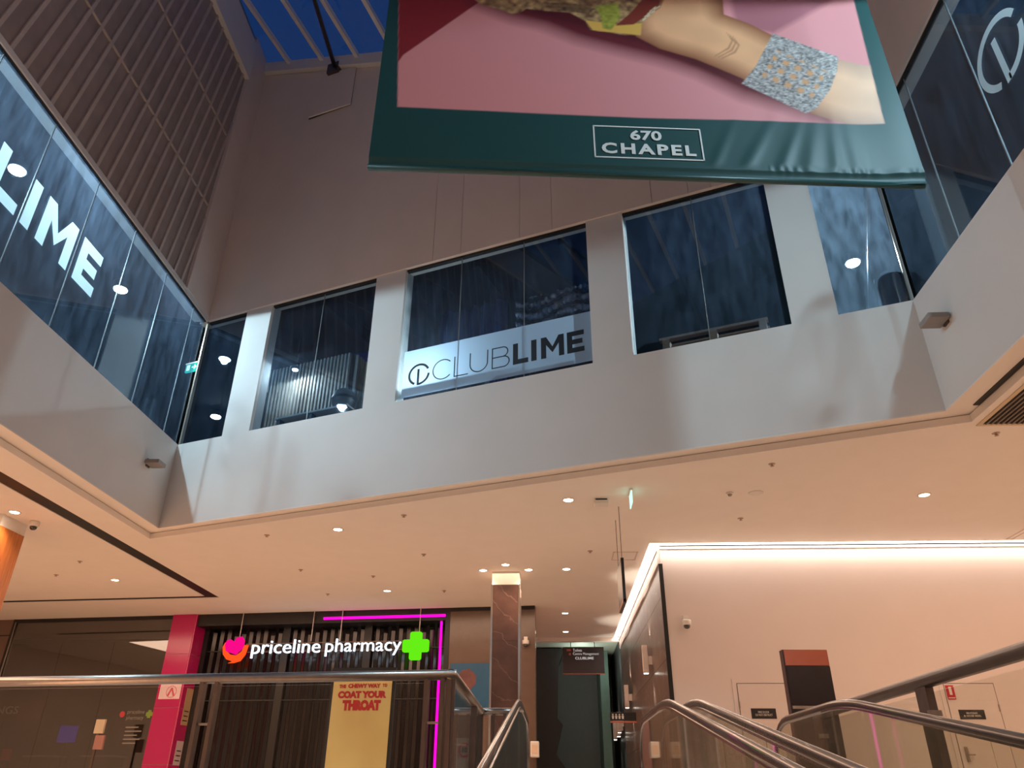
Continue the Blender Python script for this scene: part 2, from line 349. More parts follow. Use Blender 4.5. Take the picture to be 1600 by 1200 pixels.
# upper left wall: ribbed cladding, pilaster and roof beam
ul = sroot('wall_left_upper', 'dark ribbed cladding high on the left wall')
MB(FL).box(YF, YB, .03, .3, HEAD, 18.4).build('backing', m_clad, ul)
MB(FL).box(YF, YB, -.03, .3, HEAD-.02, HEAD+.09).build('head_trim', m_fascia, ul)
edge = lambda z: 13.23+.043*(z-9.68)
MB(FL).prism([(edge(9.69), 9.69), (YB, 9.69), (YB, 18.4), (edge(16.7), 18.4), (edge(16.7), 16.7)], -.04, .03).build('pilaster', m_wall, ul)
MB(FL).box(YF, edge(16.7), -.10, .03, 16.7, 18.0).build('roof_beam', m_fascia, ul)
for k in range(-14, 20):
    y0 = 7.16+.344*k; sl = .15
    # clip the slanted rib at the pilaster edge
    zt = 16.7; ye = lambda z: y0+sl*(z-9.69)
    zc = (13.23-.043*9.68-y0+sl*9.69)/(sl-.043)
    zt = min(zt, zc)
    if zt < 9.9: continue
    MB(FL).prism([(ye(9.69)-.035, 9.69), (ye(9.69)+.035, 9.69), (ye(zt)+.035, zt), (ye(zt)-.035, zt)], -.004, .03).build('rib', m_rib, ul)
for z in (12.1, 14.4):
    MB(FL).box(YF, 13.3, -.008, .03, z-.014, z+.014).build('seam_strip', m_rib, ul)
# upper right wall
ur = sroot('wall_right_upper', 'plain upper wall above the right glass')
MB(FRt).box(-CB.y, -YF, 0, .3, HEAD, 13.0).build('backing', m_wall, ur)
MB(FRt).box(-CB.y, -YF, -.03, .02, HEAD-.02, HEAD+.07).build('head_trim', m_fascia, ur)
# skylight
sk = sroot('window_6', 'sloping skylight with white bars and dusk blue glass')
def clip(poly, f):
    out = []
    for i in range(len(poly)):
        a, b = poly[i], poly[(i+1) % len(poly)]; fa, fb = f(a), f(b)
        if fa >= 0: out.append(a)
        if fa*fb < 0: t = fa/(fa-fb); out.append((a[0]+(b[0]-a[0])*t, a[1]+(b[1]-a[1])*t))
    return out
bd = Vector((-.335, -.93)).normalized()
def roofpoly(pts, dz0, dz1):
    n = len(pts); mb = MB(); vs = [(p[0], p[1], roofz(p[0])+dz0) for p in pts]+[(p[0], p[1], roofz(p[0])+dz1) for p in pts]
    return mb.add(vs, [tuple(range(n)), tuple(range(n, 2*n))[::-1]]+[(i, (i+1) % n, n+(i+1) % n, n+i) for i in range(n)])
def cl(p):
    p = clip(p, lambda q: q[0]+8.14); p = clip(p, lambda q: q[1]-YF); return clip(p, lambda q: XR+.2-q[0]) if p else p
starts = [FB.pt(.97+1.165*k, .05, 0) for k in range(-1, 26)]
for p, q in zip(starts[:-1], starts[1:]):
    e = .05; g = BD*e
    poly = cl([(p.x, p.y), (q.x, q.y), (q.x+bd.x*26, q.y+bd.y*26), (p.x+bd.x*26, p.y+bd.y*26)])
    if len(poly) > 2: roofpoly(poly, .0, .012).build('pane', g_sky, sk)
    poly = cl([(q.x-.055, q.y+.02), (q.x+.055, q.y-.02), (q.x+.055+bd.x*26, q.y-.02+bd.y*26), (q.x-.055+bd.x*26, q.y+.02+bd.y*26)])
    if len(poly) > 2: roofpoly(poly, -.16, -.004).build('glazing_bar', m_fascia, sk)
# ================================================================== SETTING: gym behind the glass
ga = [(XL-.3, YF), (XL-.3, YB+.2), (CB.x+.3, CB.y+.3), (XR+.3, YF)]
hole = [(XL-.02, YF-.3), (XL-.02, YB+.02), (CB.x+.02, CB.y+.02), (XR+.02, YF-.3)]
struct(MB().slab([(-17, YF-.6), (13.5, YF-.6), (13.5, 25), (-17, 25)], 6.2, 6.36, [[(XL-.29, YF-.3), (XL-.29, YB+.29), (CB.x+.29, CB.y+.29), (XR+.29, YF-.3)]]).build('floor_gym', m_gymfloor))
struct(MB().slab([(-17, YF-.6), (13.5, YF-.6), (13.5, 25), (-17, 25)], 9.92, 10.05, [[(XL-.32, YF-.3), (XL-.32, YB+.35), (CB.x+.32, CB.y+.35), (XR+.32, YF-.3)]]).build('ceiling_gym', m_darkceil))
for nm, x0, x1, y0, y1, mm in (('wall_gym_left', -17.2, -17, -6.6, 25, m_dark), ('wall_gym_right', 13.5, 13.7, -6.6, 25, m_dark), ('wall_gym_back', -17, 13.5, 25, 25.2, m_dark)):
    struct(MB().box(x0, x1, y0, y1, 6.2, 10.05).build(nm, mm))
for i in range(9):
    struct(MB(FB).box(-1+1.9*i, -.84+1.9*i, .5, 8, 9.6, 9.92).build('trim_gym_beam', m_dark))
# glass walls: panes and the pale joints between them
def window(n, fr, cuts, label, gm, b=.10):
    wroot = sroot('window_%d' % n, label)
    for a0, a1 in zip(cuts[:-1], cuts[1:]): MB(fr).box(a0+.008, a1-.008, b, b+.012, SILL-.02, HEAD+.02).build('pane', gm, wroot)
    for a in cuts[1:-1]: MB(fr).box(a-.007, a+.007, b-.002, b+.016, SILL-.02, HEAD+.02).build('joint', m_mull, wroot)
    MB(fr).box(cuts[0], cuts[-1], b-.03, b+.05, HEAD-.05, HEAD+.02).build('head_channel', m_black, wroot)
    return wroot
lc = [-4.9+1.337*k for k in range(15)]; lc = [y for y in lc if y < 13.9]+[14.40]
window(1, FL, lc, 'long glass wall of the gym on the left', g_up, .03)
window(7, FRt, [-9.53, -8.19, -6.87, -5.53, -4.19, -2.85, -1.5, 0, 1.4, 2.8, 4.2, 5.6], 'glass wall of the gym on the right', g_up, .03)
window(2, FB, [0.02, 1.16], 'narrow dark window at the left end of the back wall', g_up)
window(3, FB, [1.866, 3.23, 4.595], 'back window in front of the slatted screen', g_up)
window(4, FB, [5.31, 6.574, 7.933, 9.234], 'wide back window with the white lettered band', g_up)
window(5, FB, [9.94, 11.218, 12.493], 'dark back window below the hanging banner', g_up)
window(8, FB, [13.175, SB-.02], 'hazy window at the right end of the back wall', g_hazy)
struct(MB(FB).box(SB-.02, SB+.02, .03, .10, SILL, HEAD).build('trim_8', m_mull), 'glass corner joint at the right back corner')
struct(MB(FB).box(-.02, .02, .03, .10, SILL, HEAD).build('trim_9', m_mull), 'glass corner joint at the left back corner')
# gym ceiling lamps
def gym_lamp(x, y, label, p=260, soft_=.07, zc_=9.92):
    k = 1 if zc_ > 9.9 else .45
    t = thing('gym_ceiling_lamp' if k == 1 else 'pendant_lamp', label, 'lamp', (x, y, zc_), 'round gym ceiling lamps')
    hs_ = MB().lathe([(.19*k, 0), (.20*k, -.05*k), (.17*k, -.16*k), (.16*k, -.16*k)], x, y, zc_, 20).build('housing', m_black, t)
    MB().lathe([(.14*k, -.165*k), (.13*k, -.185*k), (.02*k, -.19*k)], x, y, zc_, 20).build('lens', m_lensw, hs_)
    if k < 1: MB().tube([(x, y, zc_), (x, y, 9.92)], .006, 6).build('cord', m_black, t)
    light('SPOT', (x, y, zc_-.23*k), p, COOL, parent=t, spot_size=R(178), spot_blend=.06, shadow_soft_size=soft_)
gym_lamp(-9.45, 13.33, 'glaring round lamp behind the left glass wall, below the letter E', 560)
gym_lamp(-9.45, 9.66, 'glaring round lamp behind the letter L of the left glass wall', 1200)
gym_lamp(-9.45, 6.0, 'round gym lamp behind the left glass wall, nearest the viewer', 1750, .16)
gym_lamp(6.62, 3.0, 'round gym lamp behind the right glass wall', 3400, .16)
gym_lamp(6.42, 13.05, 'glaring round lamp seen through the hazy right end window', 1500)
gym_lamp(-9.9, 19.8, 'small bright lamp in the narrow left end window', 400)
pa_, pz_ = FB.px(460, 585, .8); pq = FB.pt(pa_, .8, 0); gym_lamp(pq.x, pq.y, 'bright lamp hanging in front of the slatted screen', 55, .07, pz_+.19)
# ================================================================== gym things
def slat_screen(fr, a0, a1, b, c0, c1, n, label, mat=m_slat):
    t = thing('slatted_screen', label, 'screen', tuple(fr.pt((a0+a1)/2, b, c0)))
    for k in range(n):
        a = a0+(a1-a0)*k/(n-1); MB(fr).box(a-.022, a+.022, b, b+.07, c0, c1).build('slat', mat, t)
    MB(fr).box(a0-.05, a1+.05, b+.075, b+.11, c0, c1).build('backing', m_black, t)
    return t
sa0, _ = FB.px(412, 640, 1.1); sa1, _ = FB.px(541, 590, 1.1); stz = FB.px(480, 566, 1.1)[1]
slat_screen(FB, sa0, sa1, 1.1, 6.36, stz, 24, 'screen of pale vertical slats behind the second back window')
slat_screen(Fr(FB.pt(sa1+.14, 1.28, 0), BN, -BD), 0, 1.6, 0, 6.36, stz, 16, 'return side of the slatted screen running back to the right')
slat_screen(FB, .75, 1.5, .6, 6.36, 7.75, 6, 'short group of slats at the edge of the narrow left window')
slat_screen(Fr((-12.2, 0, 0), (0, 1, 0), (-1, 0, 0)), 13.4, 19, 0, 6.36, 8.6, 30, 'dark slatted wall deep behind the left glass', M('dark_slat', (70, 66, 64), .6))
tag(MB(FB).box(FB.px(550, 500, 3.0)[0], FB.px(592, 500, 3.0)[0], 3.0, 3.1, 6.36, 9.9).build('blue_wall_panel', m_blue), 'tall blue panel behind the slatted screen', 'panel')
t = thing('bench', 'thin pale bench rail at the foot of the slatted screen window', 'bench', tuple(FB.pt(3.1, .3, 6.36)))
MB(FB).box(2.2, 4.0, .33, .75, 6.80, 6.84).build('seat', m_slat, t)
for a in (2.3, 3.1, 3.9): MB(FB).box(a-.03, a+.03, .36, .5, 6.36, 6.80).build('leg', m_black, t)
t = thing('gym_ball', 'dark round ball resting on the bench by the slatted screen', 'ball', tuple(FB.pt(3.7, .44, 6.84)))
MB(FB).lathe([(.02, 0), (.12, .02), (.21, .10), (.255, .22), (.255, .28), (.21, .41), (.12, .48), (.02, .50)], 3.7, .60, 6.845, 24).build('shell', M('ball_rubber', (84, 80, 76), .5, var=.2), t)
MB(FB).lathe([(.258, .22), (.258, .28)], 3.7, .60, 6.845, 24).build('band', m_black, t)
for a0, a1, zt, lb in ((5.42, 7.05, 6.80, 'dark low bench behind the left half of the lettered band'), (7.8, 9.2, 6.84, 'dark low bench behind the right half of the lettered band')):
    t = thing('low_bench', lb, 'bench', tuple(FB.pt(a0, .3, 6.36)))
    MB(FB).box(a0, a1, .32, .55, zt-.1, zt).build('seat', m_black, t)
    for a in (a0+.1, a1-.1): MB(FB).box(a-.03, a+.03, .36, .5, 6.36, zt-.1).build('leg', m_black, t)
t = thing('timber_pallet', 'bare timber pallet lying behind the dark back window', 'pallet', tuple(FB.pt(11.3, .4, 6.36))); mp = M('pallet_timber', (158, 112, 78), .7, var=.2, scale=5, stretch=(1, 8, 8))
for b in (.33, .6, .9): MB(FB).box(10.35, 12.15, b, b+.12, 6.84, 6.88).build('deck_board', mp, t)
for a in (10.4, 11.2, 12.0):
    MB(FB).box(a, a+.12, .33, 1.02, 6.66, 6.84).build('stringer', mp, t); MB(FB).box(a-.02, a+.14, .33, 1.02, 6.36, 6.66).build('runner', mp, t)
a_, z_ = FB.px(1384, 430, .55)
t = thing('black_bin', 'black round topped cylinder behind the hazy window', 'bin', tuple(FB.pt(a_, .55, 6.36)))
MB(FB).lathe([(.20, 0), (.205, .05), (.205, z_-6.36-.14), (.19, z_-6.36-.06), (.13, z_-6.36-.015), (.02, z_-6.36)], a_, .55, 6.36, 28).build('body', M('bin_plastic', (18, 20, 24), .35, var=.1), t)
MB(FB).lathe([(.212, .02), (.212, .08)], a_, .55, 6.36, 28).build('base_ring', m_black, t)
ep = ray(299, 574); ep = ep*(-8.75/ep.x); fx = Fr((ep.x, ep.y, 0), BD, BN); a0, a1, zb, zt = -.19, .19, ep.z-.11, ep.z+.11
t = thing('exit_sign', 'lit green running man exit sign behind the left glass near the corner', 'exit sign', (ep.x, ep.y, zt))
MB(fx).box(a0, a1, 0, .05, zb, zt).build('panel', glow('exit_green', (40, 190, 175), 1.6), t); wm = glow('exit_white', (215, 245, 245), 2.2)
MB(fx).box(a0-.01, a1+.01, -.01, .06, zt, zt+.03).build('housing', m_plas, t)
h = zt-zb; ww = a1-a0
MB(fx).prism([(a0+ww*.55, zb+h*.4), (a0+ww*.75, zb+h*.4), (a0+ww*.75, zb+h*.2), (a0+ww*.93, zb+h*.5), (a0+ww*.75, zb+h*.8), (a0+ww*.75, zb+h*.6), (a0+ww*.55, zb+h*.6)], -.006, 0).build('arrow', wm, t)
MB(fx).box(a0+ww*.12, a0+ww*.38, -.006, 0, zb+h*.15, zb+h*.85).build('door_symbol', wm, t)
for a in (a0+.05, a1-.05): MB(fx).box(a-.006, a+.006, .02, .032, zt+.03, 9.92).build('hanger', m_steel, t)
fl = thing('band_fill_lamp', 'unseen lamp added to brighten the left end of the lettered band', 'lamp', tuple(FB.pt(5.75, 1.25, 6.36)))  # added lamp, gives the frosted band its bright lower left
MB(FB).tube([(5.75, 1.25, 6.36), (5.75, 1.25, 6.85)], .02).build('stand', m_black, fl); MB(FB).box(5.6, 5.9, 1.22, 1.30, 6.80, 7.0).build('head', m_black, fl)
light('AREA', tuple(FB.pt(5.75, 1.18, 6.92)), 55, COOL, (R(-90), 0, math.atan2(BD.y, BD.x)), fl, shape='RECTANGLE', size=.28, size_y=.18)
def sheet(name, label, cat, a0, a1, b, z0, z1, mat, fn, nx=120, nz=60):
    mb = MB(FB); vs = [(a0+(a1-a0)*i/nx, b+fn(i/nx, j/nz), z0+(z1-z0)*j/nz) for j in range(nz+1) for i in range(nx+1)]
    mb.add(vs, [(j*(nx+1)+i, j*(nx+1)+i+1, (j+1)*(nx+1)+i+1, (j+1)*(nx+1)+i) for j in range(nz) for i in range(nx)], True); return tag(mb.build(name, mat), label, cat)
rn = np.random.RandomState(5).rand(40, 60); sm_ = lambda i, j: float(rn[int(j*38), int(i*58)])
sheet('crinkled_foil', 'dark crinkled foil sheet behind the wide lettered window', 'foil', 7.0, 9.6, 1.9, 7.4, 9.58, M('foil', (120, 125, 140), .22, .9, var=.2), lambda i, j: .05*sm_(i, j)+.03*math.sin(j*50+3*math.sin(i*9)))
sheet('blue_curtain', 'dark blue hanging curtain behind the left of the wide window', 'curtain', 5.2, 6.85, 1.8, 6.4, 9.58, M('curtain_blue', (48, 56, 110), .6, var=.2), lambda i, j: .07*math.sin(i*34)+.02*math.sin(i*80))
# lettered band on the wide window
band = thing('lettered_film_band', 'frosted white window band lettered CLUBLIME', 'window film', tuple(FB.pt(7.3, .09, 6.46)))
MB(FB).add([(5.40, .095, 6.57), (9.225, .095, 6.57), (9.225, .095, 7.59), (5.40, .095, 7.59)], [(0, 1, 2, 3)]).build('film', film('frosted_film', (205, 222, 240), .7), band)
club_mark(FB, 5.76, 7.02, .235, .092, m_letter_d, band)
def word(fr, spec, h, z0, b, mat, parent, thick=.004, fz=None):
    for ch, x, w_, t_ in spec:
        mb = MB(fr)
        for pts in glyph(ch, x, w_, h, t_): mb.sheet([(p[0], p[1]+z0) for p in pts], b)
        mb.build('letter', mat, parent)
px_ = lambda u, v: FB.px(610+u*330/1600, 480+v*160/776, .09)[0]
zz = 6.80
word(FB, [('C', px_(320, 460), .44, .022), ('L', px_(482, 440), .30, .022), ('U', px_(600, 410), .38, .022), ('B', px_(768, 380), .36, .022)], .44, zz, .092, m_letter_d, band)
word(FB, [('L', px_(928, 350), .30, .10), ('I', px_(1066, 320), .11, .105), ('M', px_(1140, 300), .44, .10), ('E', px_(1337, 260), .32, .10)], .44, zz, .092, m_letter_d, band)
# pale lettering on the left glass and mark on the right glass
vin = film('pale_vinyl', (214, 232, 238), .5)
ls = thing('glass_lettering', 'big pale letters reading LIME across the left glass wall', 'lettering', (XL, 9, 7.5))
word(FL, [('L', 7.72, .64, .20), ('I', 8.50, .2, .2), ('M', 8.88, .84, .20), ('E', 9.90, .60, .20)], .86, 7.53, .028, vin, ls, .006)
word(FL, [('C', 4.70, .84, .05), ('L', 5.72, .5, .05), ('U', 6.30, .56, .05), ('B', 7.02, .52, .05)], .86, 7.53, .028, vin, ls, .006)
mk = thing('glass_logo', 'pale ring shaped club mark on the right glass wall', 'logo', (XR, 6.36, 7.5))
club_mark(FRt, -6.36, 7.83, .47, .028, vin, mk)
# floodlight boxes fixed to the fascias
for fr, a, z, lb in ((FL, 13.47, 5.62, 'small grey box light on the left fascia'), (FRt, -8.95, 5.68, 'small grey box light on the right fascia'), (FL, 8.0, 5.62, 'small grey box light at the left edge of the photo on the fascia')):
    t = thing('fascia_light', lb, 'wall light', tuple(fr.pt(a, -.15, z)), 'grey box lights on the fascias')
    MB(fr).box(a-.15, a+.15, -.30, -.02, z-.03, z+.05).build('housing', M('grey_casting', (150, 142, 136), .5), t, .008)
    MB(fr).box(a-.06, a+.06, -.03, 0, z-.06, z+.10).build('bracket', m_steel_d, t)
    MB(fr).box(a-.12, a+.12, -.27, -.05, z+.05, z+.054).build('lens', m_dark, t)
# rod and access hatch on the upper back wall
ha, hz = FB.px(525, 112); t = thing('banner_rod', 'long steel rod reaching from the back wall under the skylight', 'rod', tuple(FB.pt(ha, 0, hz)))
p0 = FB.pt(ha, 0, hz+.02); MB().tube([p0, (p0.x, 2, p0.z)], .055, 10).build('bar', m_steel_d, t); MB(FB).box(ha-.17, ha+.17, -.16, 0, hz-.17, hz+.17).build('wall_bracket', m_steel_d, t)
P4 = [FB.px(*q) for q in ((500, 124), (557, 109), (552, 163), (483, 185))]
t = thing('access_hatch', 'pale square access hatch ajar on the upper back wall', 'hatch', tuple(FB.pt(P4[3][0], 0, P4[3][1])))
a0, a1, z0, z1 = P4[3][0], P4[1][0], P4[2][1]-.03, P4[0][1]
MB(FB).box(a0, a1, -.012, -.002, z0+.05, z1-.02).build('opening', m_black, t)
MB(FB).add([(a0+.05, -.05, z0+.04), (a1, -.016, z0+.04), (a1, -.016, z1-.05), (a0+.05, -.05, z1-.05), (a0+.05, -.085, z0+.04), (a1, -.05, z0+.04), (a1, -.05, z1-.05), (a0+.05, -.085, z1-.05)], [(0, 1, 2, 3), (4, 7, 6, 5), (0, 4, 5, 1), (1, 5, 6, 2), (2, 6, 7, 3), (3, 7, 4, 0)]).build('flap', m_wall, t)

# ================================================================== hanging banner
pL = ray(574, 262); pR = ray(1447, 292); zb = 6.13
pL = pL*(zb/pL.z); pR = pR*(zb/pR.z); bex = (pR-pL); BW = bex.length; bex.normalize()
FBn = Fr((pL.x, pL.y, 0), bex, (-bex.y, bex.x, 0))
BH = 5.2; bn = thing('hanging_banner', 'huge dark green banner with a burger picture marked 670 CHAPEL', 'banner', tuple(pL))
NA, NZ = 420, 340
A, Zg = np.meshgrid(np.linspace(0, BW, NA), zb+BH*np.linspace(0, 1, NZ)**1.25, indexing='xy'); A = A.ravel(); Zg = Zg.ravel()
def bp(u, v): return FBn.px(u, v)
def sdf(pts):
    """signed distance (negative inside) of every cloth point to a printed outline"""
    P = np.array([bp(*q) for q in pts]); d = np.full(A.shape, 1e9); ins = np.zeros(A.shape, bool); n = len(P)
    for i in range(n):
        a, b = P[i], P[(i+1) % n]; e = b-a; wx = A-a[0]; wz = Zg-a[1]; t = np.clip((wx*e[0]+wz*e[1])/(e@e+1e-12), 0, 1)
        d = np.minimum(d, (wx-e[0]*t)**2+(wz-e[1]*t)**2)
        c1 = (a[1] > Zg) != (b[1] > Zg)
        with np.errstate(divide='ignore', invalid='ignore'): xi = a[0]+(Zg-a[1])*e[0]/(e[1] if e[1] else 1e-9)
        ins ^= c1 & (A < xi)
    d = np.sqrt(d); return np.where(ins, -d, d)
def soft(pts, wdt): return np.clip(.5-sdf(pts)/wdt, 0, 1)
rs = np.random.RandomState(3)
def vnoise(sx, sz, seed):
    r = np.random.RandomState(seed); G = r.rand(400, 400); x = A*sx; z = (Zg-zb)*sz; i = x.astype(int); j = z.astype(int); fx_ = x-i; fz_ = z-j; i %= 398; j %= 398
    return G[i, j]*(1-fx_)*(1-fz_)+G[i+1, j]*fx_*(1-fz_)+G[i, j+1]*(1-fx_)*fz_+G[i+1, j+1]*fx_*fz_
C = np.tile(np.array(lin((30, 74, 74))), (len(A), 1))
def lay(alpha, rgb):
    global C
    c_ = np.array(rgb) if np.ndim(rgb) == 2 else np.array(lin(rgb))
    C = C*(1-alpha[:, None])+c_*alpha[:, None]
field = [(636, -900), (621, 167), (850, 178), (1000, 184), (1150, 187), (1380, 196), (1290, -160), (1190, -560), (1100, -900)]
fld = soft(field, .018)
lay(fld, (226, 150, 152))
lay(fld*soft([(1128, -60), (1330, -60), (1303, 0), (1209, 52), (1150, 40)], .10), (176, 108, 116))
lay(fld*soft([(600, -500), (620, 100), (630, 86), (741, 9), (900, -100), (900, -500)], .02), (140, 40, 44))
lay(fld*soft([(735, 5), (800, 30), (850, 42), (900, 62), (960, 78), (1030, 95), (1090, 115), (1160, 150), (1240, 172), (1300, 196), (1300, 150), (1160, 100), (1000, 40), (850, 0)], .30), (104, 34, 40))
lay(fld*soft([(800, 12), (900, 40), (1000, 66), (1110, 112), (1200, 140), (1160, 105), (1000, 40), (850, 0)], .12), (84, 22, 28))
armp = [(1010, -60), (1125, -60), (1131, 22), (1169, 36), (1205, 54), (1309, 93), (1352, 106), (1400, 100), (1400, 205), (1330, 197), (1262, 176), (1159, 122), (1119, 105), (1087, 92), (1031, 76), (994, 57), (985, 30)]
arm = fld*soft(armp, .02); da = np.clip(-sdf(armp)/.30, 0, 1); n1 = vnoise(5, 5, 1)
skin = np.array(lin((150, 92, 60)))*(1-da[:, None])+np.array(lin((236, 176, 130)))*da[:, None]
aR = np.clip((A-bp(1240, 120)[0])/.9, 0, 1)[:, None]; skin = skin*(1-.5*aR)+np.array(lin((250, 218, 194)))*.5*aR
skin *= (.92+.16*n1)[:, None]; lay(arm, skin)
for k in range(3):
    lay(arm*soft([(1135+k*5, 50+k*3), (1146+k*5, 62+k*4), (1140+k*5, 76+k*3), (1117+k*5, 88+k*2), (1118+k*5, 86+k*2), (1137+k*5, 74+k*3), (1143+k*5, 63+k*4)], .02)*.5, (120, 66, 42))
bun = [(780, -120), (900, -160), (1040, -120), (1060, -40), (1034, 6), (1031, 12), (990, 38), (960, 40), (930, 20), (760, 0)]
bur = [(735, -40), (742, 0), (752, 8), (772, 13), (800, 22), (812, 21), (822, 14), (850, 17), (890, 20), (915, 33), (922, 47), (940, 49), (977, 55), (1001, 55), (1003, 35), (1032, 8), (1040, -40), (900, -80)]
nb = vnoise(14, 14, 4); nb2 = vnoise(30, 30, 5)
bc = np.array(lin((206, 170, 116)))*(nb[:, None])+np.array(lin((92, 50, 36)))*(1-nb[:, None]); bc = bc*(.6+.8*nb2)[:, None]
lay(fld*soft(bun, .03), (168, 96, 50)); lay(fld*soft(bur, .02), bc)
lay(fld*soft([(915, 32), (926, 47), (940, 49), (1001, 55), (1003, 36), (965, 38)], .018), (226, 176, 84))
lay(fld*soft([(930, 10), (965, 4), (970, 25), (955, 47), (942, 44), (938, 25)], .03), np.array(lin((160, 160, 62)))*(.6+.7*nb2)[:, None])
lay(fld*soft([(1033, -20), (1030, 10), (990, 38), (962, 40), (985, 20), (1003, 0), (1010, -20)], .018), (130, 52, 36))
lay(fld*soft([(850, 4), (900, 6), (930, 14), (920, 22), (870, 16)], .02)*nb, (60, 36, 30))
for k in range(14):
    u = 1003+rs.rand()*26; v = 30-(u-1000)*1.0+rs.rand()*8
    lay(fld*soft([(u, v), (u+5, v-3), (u+6, v-1), (u+1, v+2)], .012), (232, 206, 170))
br = [(1208, 52), (1309, 89), (1308, 110), (1297, 140), (1275, 170), (1259, 177), (1159, 130), (1181, 103), (1197, 72)]
brm = fld*soft(br, .016); gl = vnoise(45, 70, 8); gl2 = vnoise(22, 40, 9)
bcol = np.array(lin((92, 80, 74)))*(1-gl[:, None])+np.array(lin((236, 230, 226)))*gl[:, None]; lay(brm, bcol*(.55+.5*gl2)[:, None])
U0 = np.array(bp(1210, 70)); U1 = np.array(bp(1300, 108))-U0; V1 = np.array(bp(1172, 132))-U0; iv = np.linalg.inv(np.array([U1, V1]).T)
uv = iv@np.array([A-U0[0], Zg-U0[1]]); cu = (uv[0]*4.8) % 1; cv = (uv[1]*4.8+.2) % 1
holes_ = (np.clip(1.7-np.maximum(abs(cu-.5), abs(cv-.5))*5, 0, 1)*((uv[1] > .08) & (uv[1] < .82) & (uv[0] > .08) & (uv[0] < .95)))
lay(brm*holes_, (216, 160, 112))
# cloth folds pulled towards the lower right corner, and a seam over the bottom pocket
fold = np.zeros(len(A)); aa = A/BW; zr = np.clip((Zg-zb-.22)/1.2, 0, 1)
for c0, wd, am, ln in ((.62, .012, .018, -.02), (.68, .014, .024, -.025), (.745, .013, .026, -.02), (.795, .016, .028, -.012), (.845, .012, .024, -.005), (.885, .014, .020, .0)):
    fold += .55*am*np.exp(-((aa-c0+ln*zr*4)/wd)**2)*np.exp(-(zr/.55)**2)*np.clip((Zg-zb-.16)/.12, 0, 1)
fold += .004*np.sin(aa*7)+.05*np.exp(-((aa-1)/.06)**2)
fold += .004*np.sin(aa*260+np.sin(aa*50)*3)*np.exp(-((Zg-zb-.19)/.05)**2)*(aa > .72)
fold += np.where(Zg-zb < .17, -.03*np.sin(np.clip((Zg-zb)/.17, 0, 1)*math.pi), 0)
co = np.array(FBn.o)[None]+np.outer(A, FBn.ex)+np.outer(-fold, FBn.ey)+np.outer(Zg, (0, 0, 1))
me = bpy.data.meshes.new('cloth'); idx = np.arange(NA*NZ).reshape(NZ, NA)
q = np.stack([idx[:-1, :-1], idx[:-1, 1:], idx[1:, 1:], idx[1:, :-1]], -1).reshape(-1, 4)
me.from_pydata(co.tolist(), [], q.tolist()); me.polygons.foreach_set('use_smooth', [True]*len(q))
ca = me.color_attributes.new('print', 'FLOAT_COLOR', 'POINT'); ca.data.foreach_set('color', np.concatenate([C, np.ones((len(A), 1))], 1).astype(np.float32).ravel())
mb_ = M('printed_vinyl', (200, 200, 200), .5, var=0, spec=.4); at = mb_.node_tree.nodes.new('ShaderNodeAttribute'); at.attribute_name = 'print'
mb_.node_tree.links.new(at.outputs['Color'], mb_.node_tree.nodes['Principled BSDF'].inputs['Base Color'])
me.materials.append(mb_); o = bpy.data.objects.new('cloth', me); col.objects.link(o); o.parent = bn; o.matrix_parent_inverse = ROOTINV[bn.name]
teal = M('banner_green', (30, 74, 74), .42, var=.05)
MB(FBn).tube([(0, .02, zb+.03), (BW, .02, zb+.03)], .035, 12).build('bottom_bar', teal, bn)
MB(FBn).box(0, BW, .06, .075, zb+.03, zb+BH).build('back_cloth', teal, bn)
MB(FBn).tube([(-.2, .03, zb+BH), (BW+.2, .03, zb+BH)], .05, 10).build('top_bar', m_steel_d, bn)
for a in (.3, BW-.3): MB(FBn).tube([(a, .03, zb+BH), (a, .03, roofz(FBn.pt(a, 0, 0).x)-.15)], .012, 6).build('cable', m_steel_d, bn)
wpr = M('white_print', (228, 234, 232), .5, var=.02); fb = -.006
r0 = bp(929, 247); r1 = bp(1094, 204); x0, x1, z0, z1 = r0[0], r1[0], r0[1]+.01, bp(928, 196)[1]; e = .018
for bx in ((x0, x1, z0, z0+e), (x0, x1, z1-e, z1), (x0, x0+e, z0, z1), (x1-e, x1, z0, z1)): MB(FBn).box(bx[0], bx[1], fb, fb+.003, bx[2], bx[3]).build('frame_line', wpr, bn)
hh = z1-z0; ww = x1-x0
put_text(FBn, '670', x0+ww*.34, x0+ww*.63, z0+hh*.57, z0+hh*.88, fb, wpr, bn, 'numeral', off=.028, thick=.003, split=True)
put_text(FBn, 'CHAPEL', x0+ww*.07, x0+ww*.93, z0+hh*.13, z0+hh*.46, fb, wpr, bn, 'letter', off=.035, thick=.003, split=True, spacing=1.25)

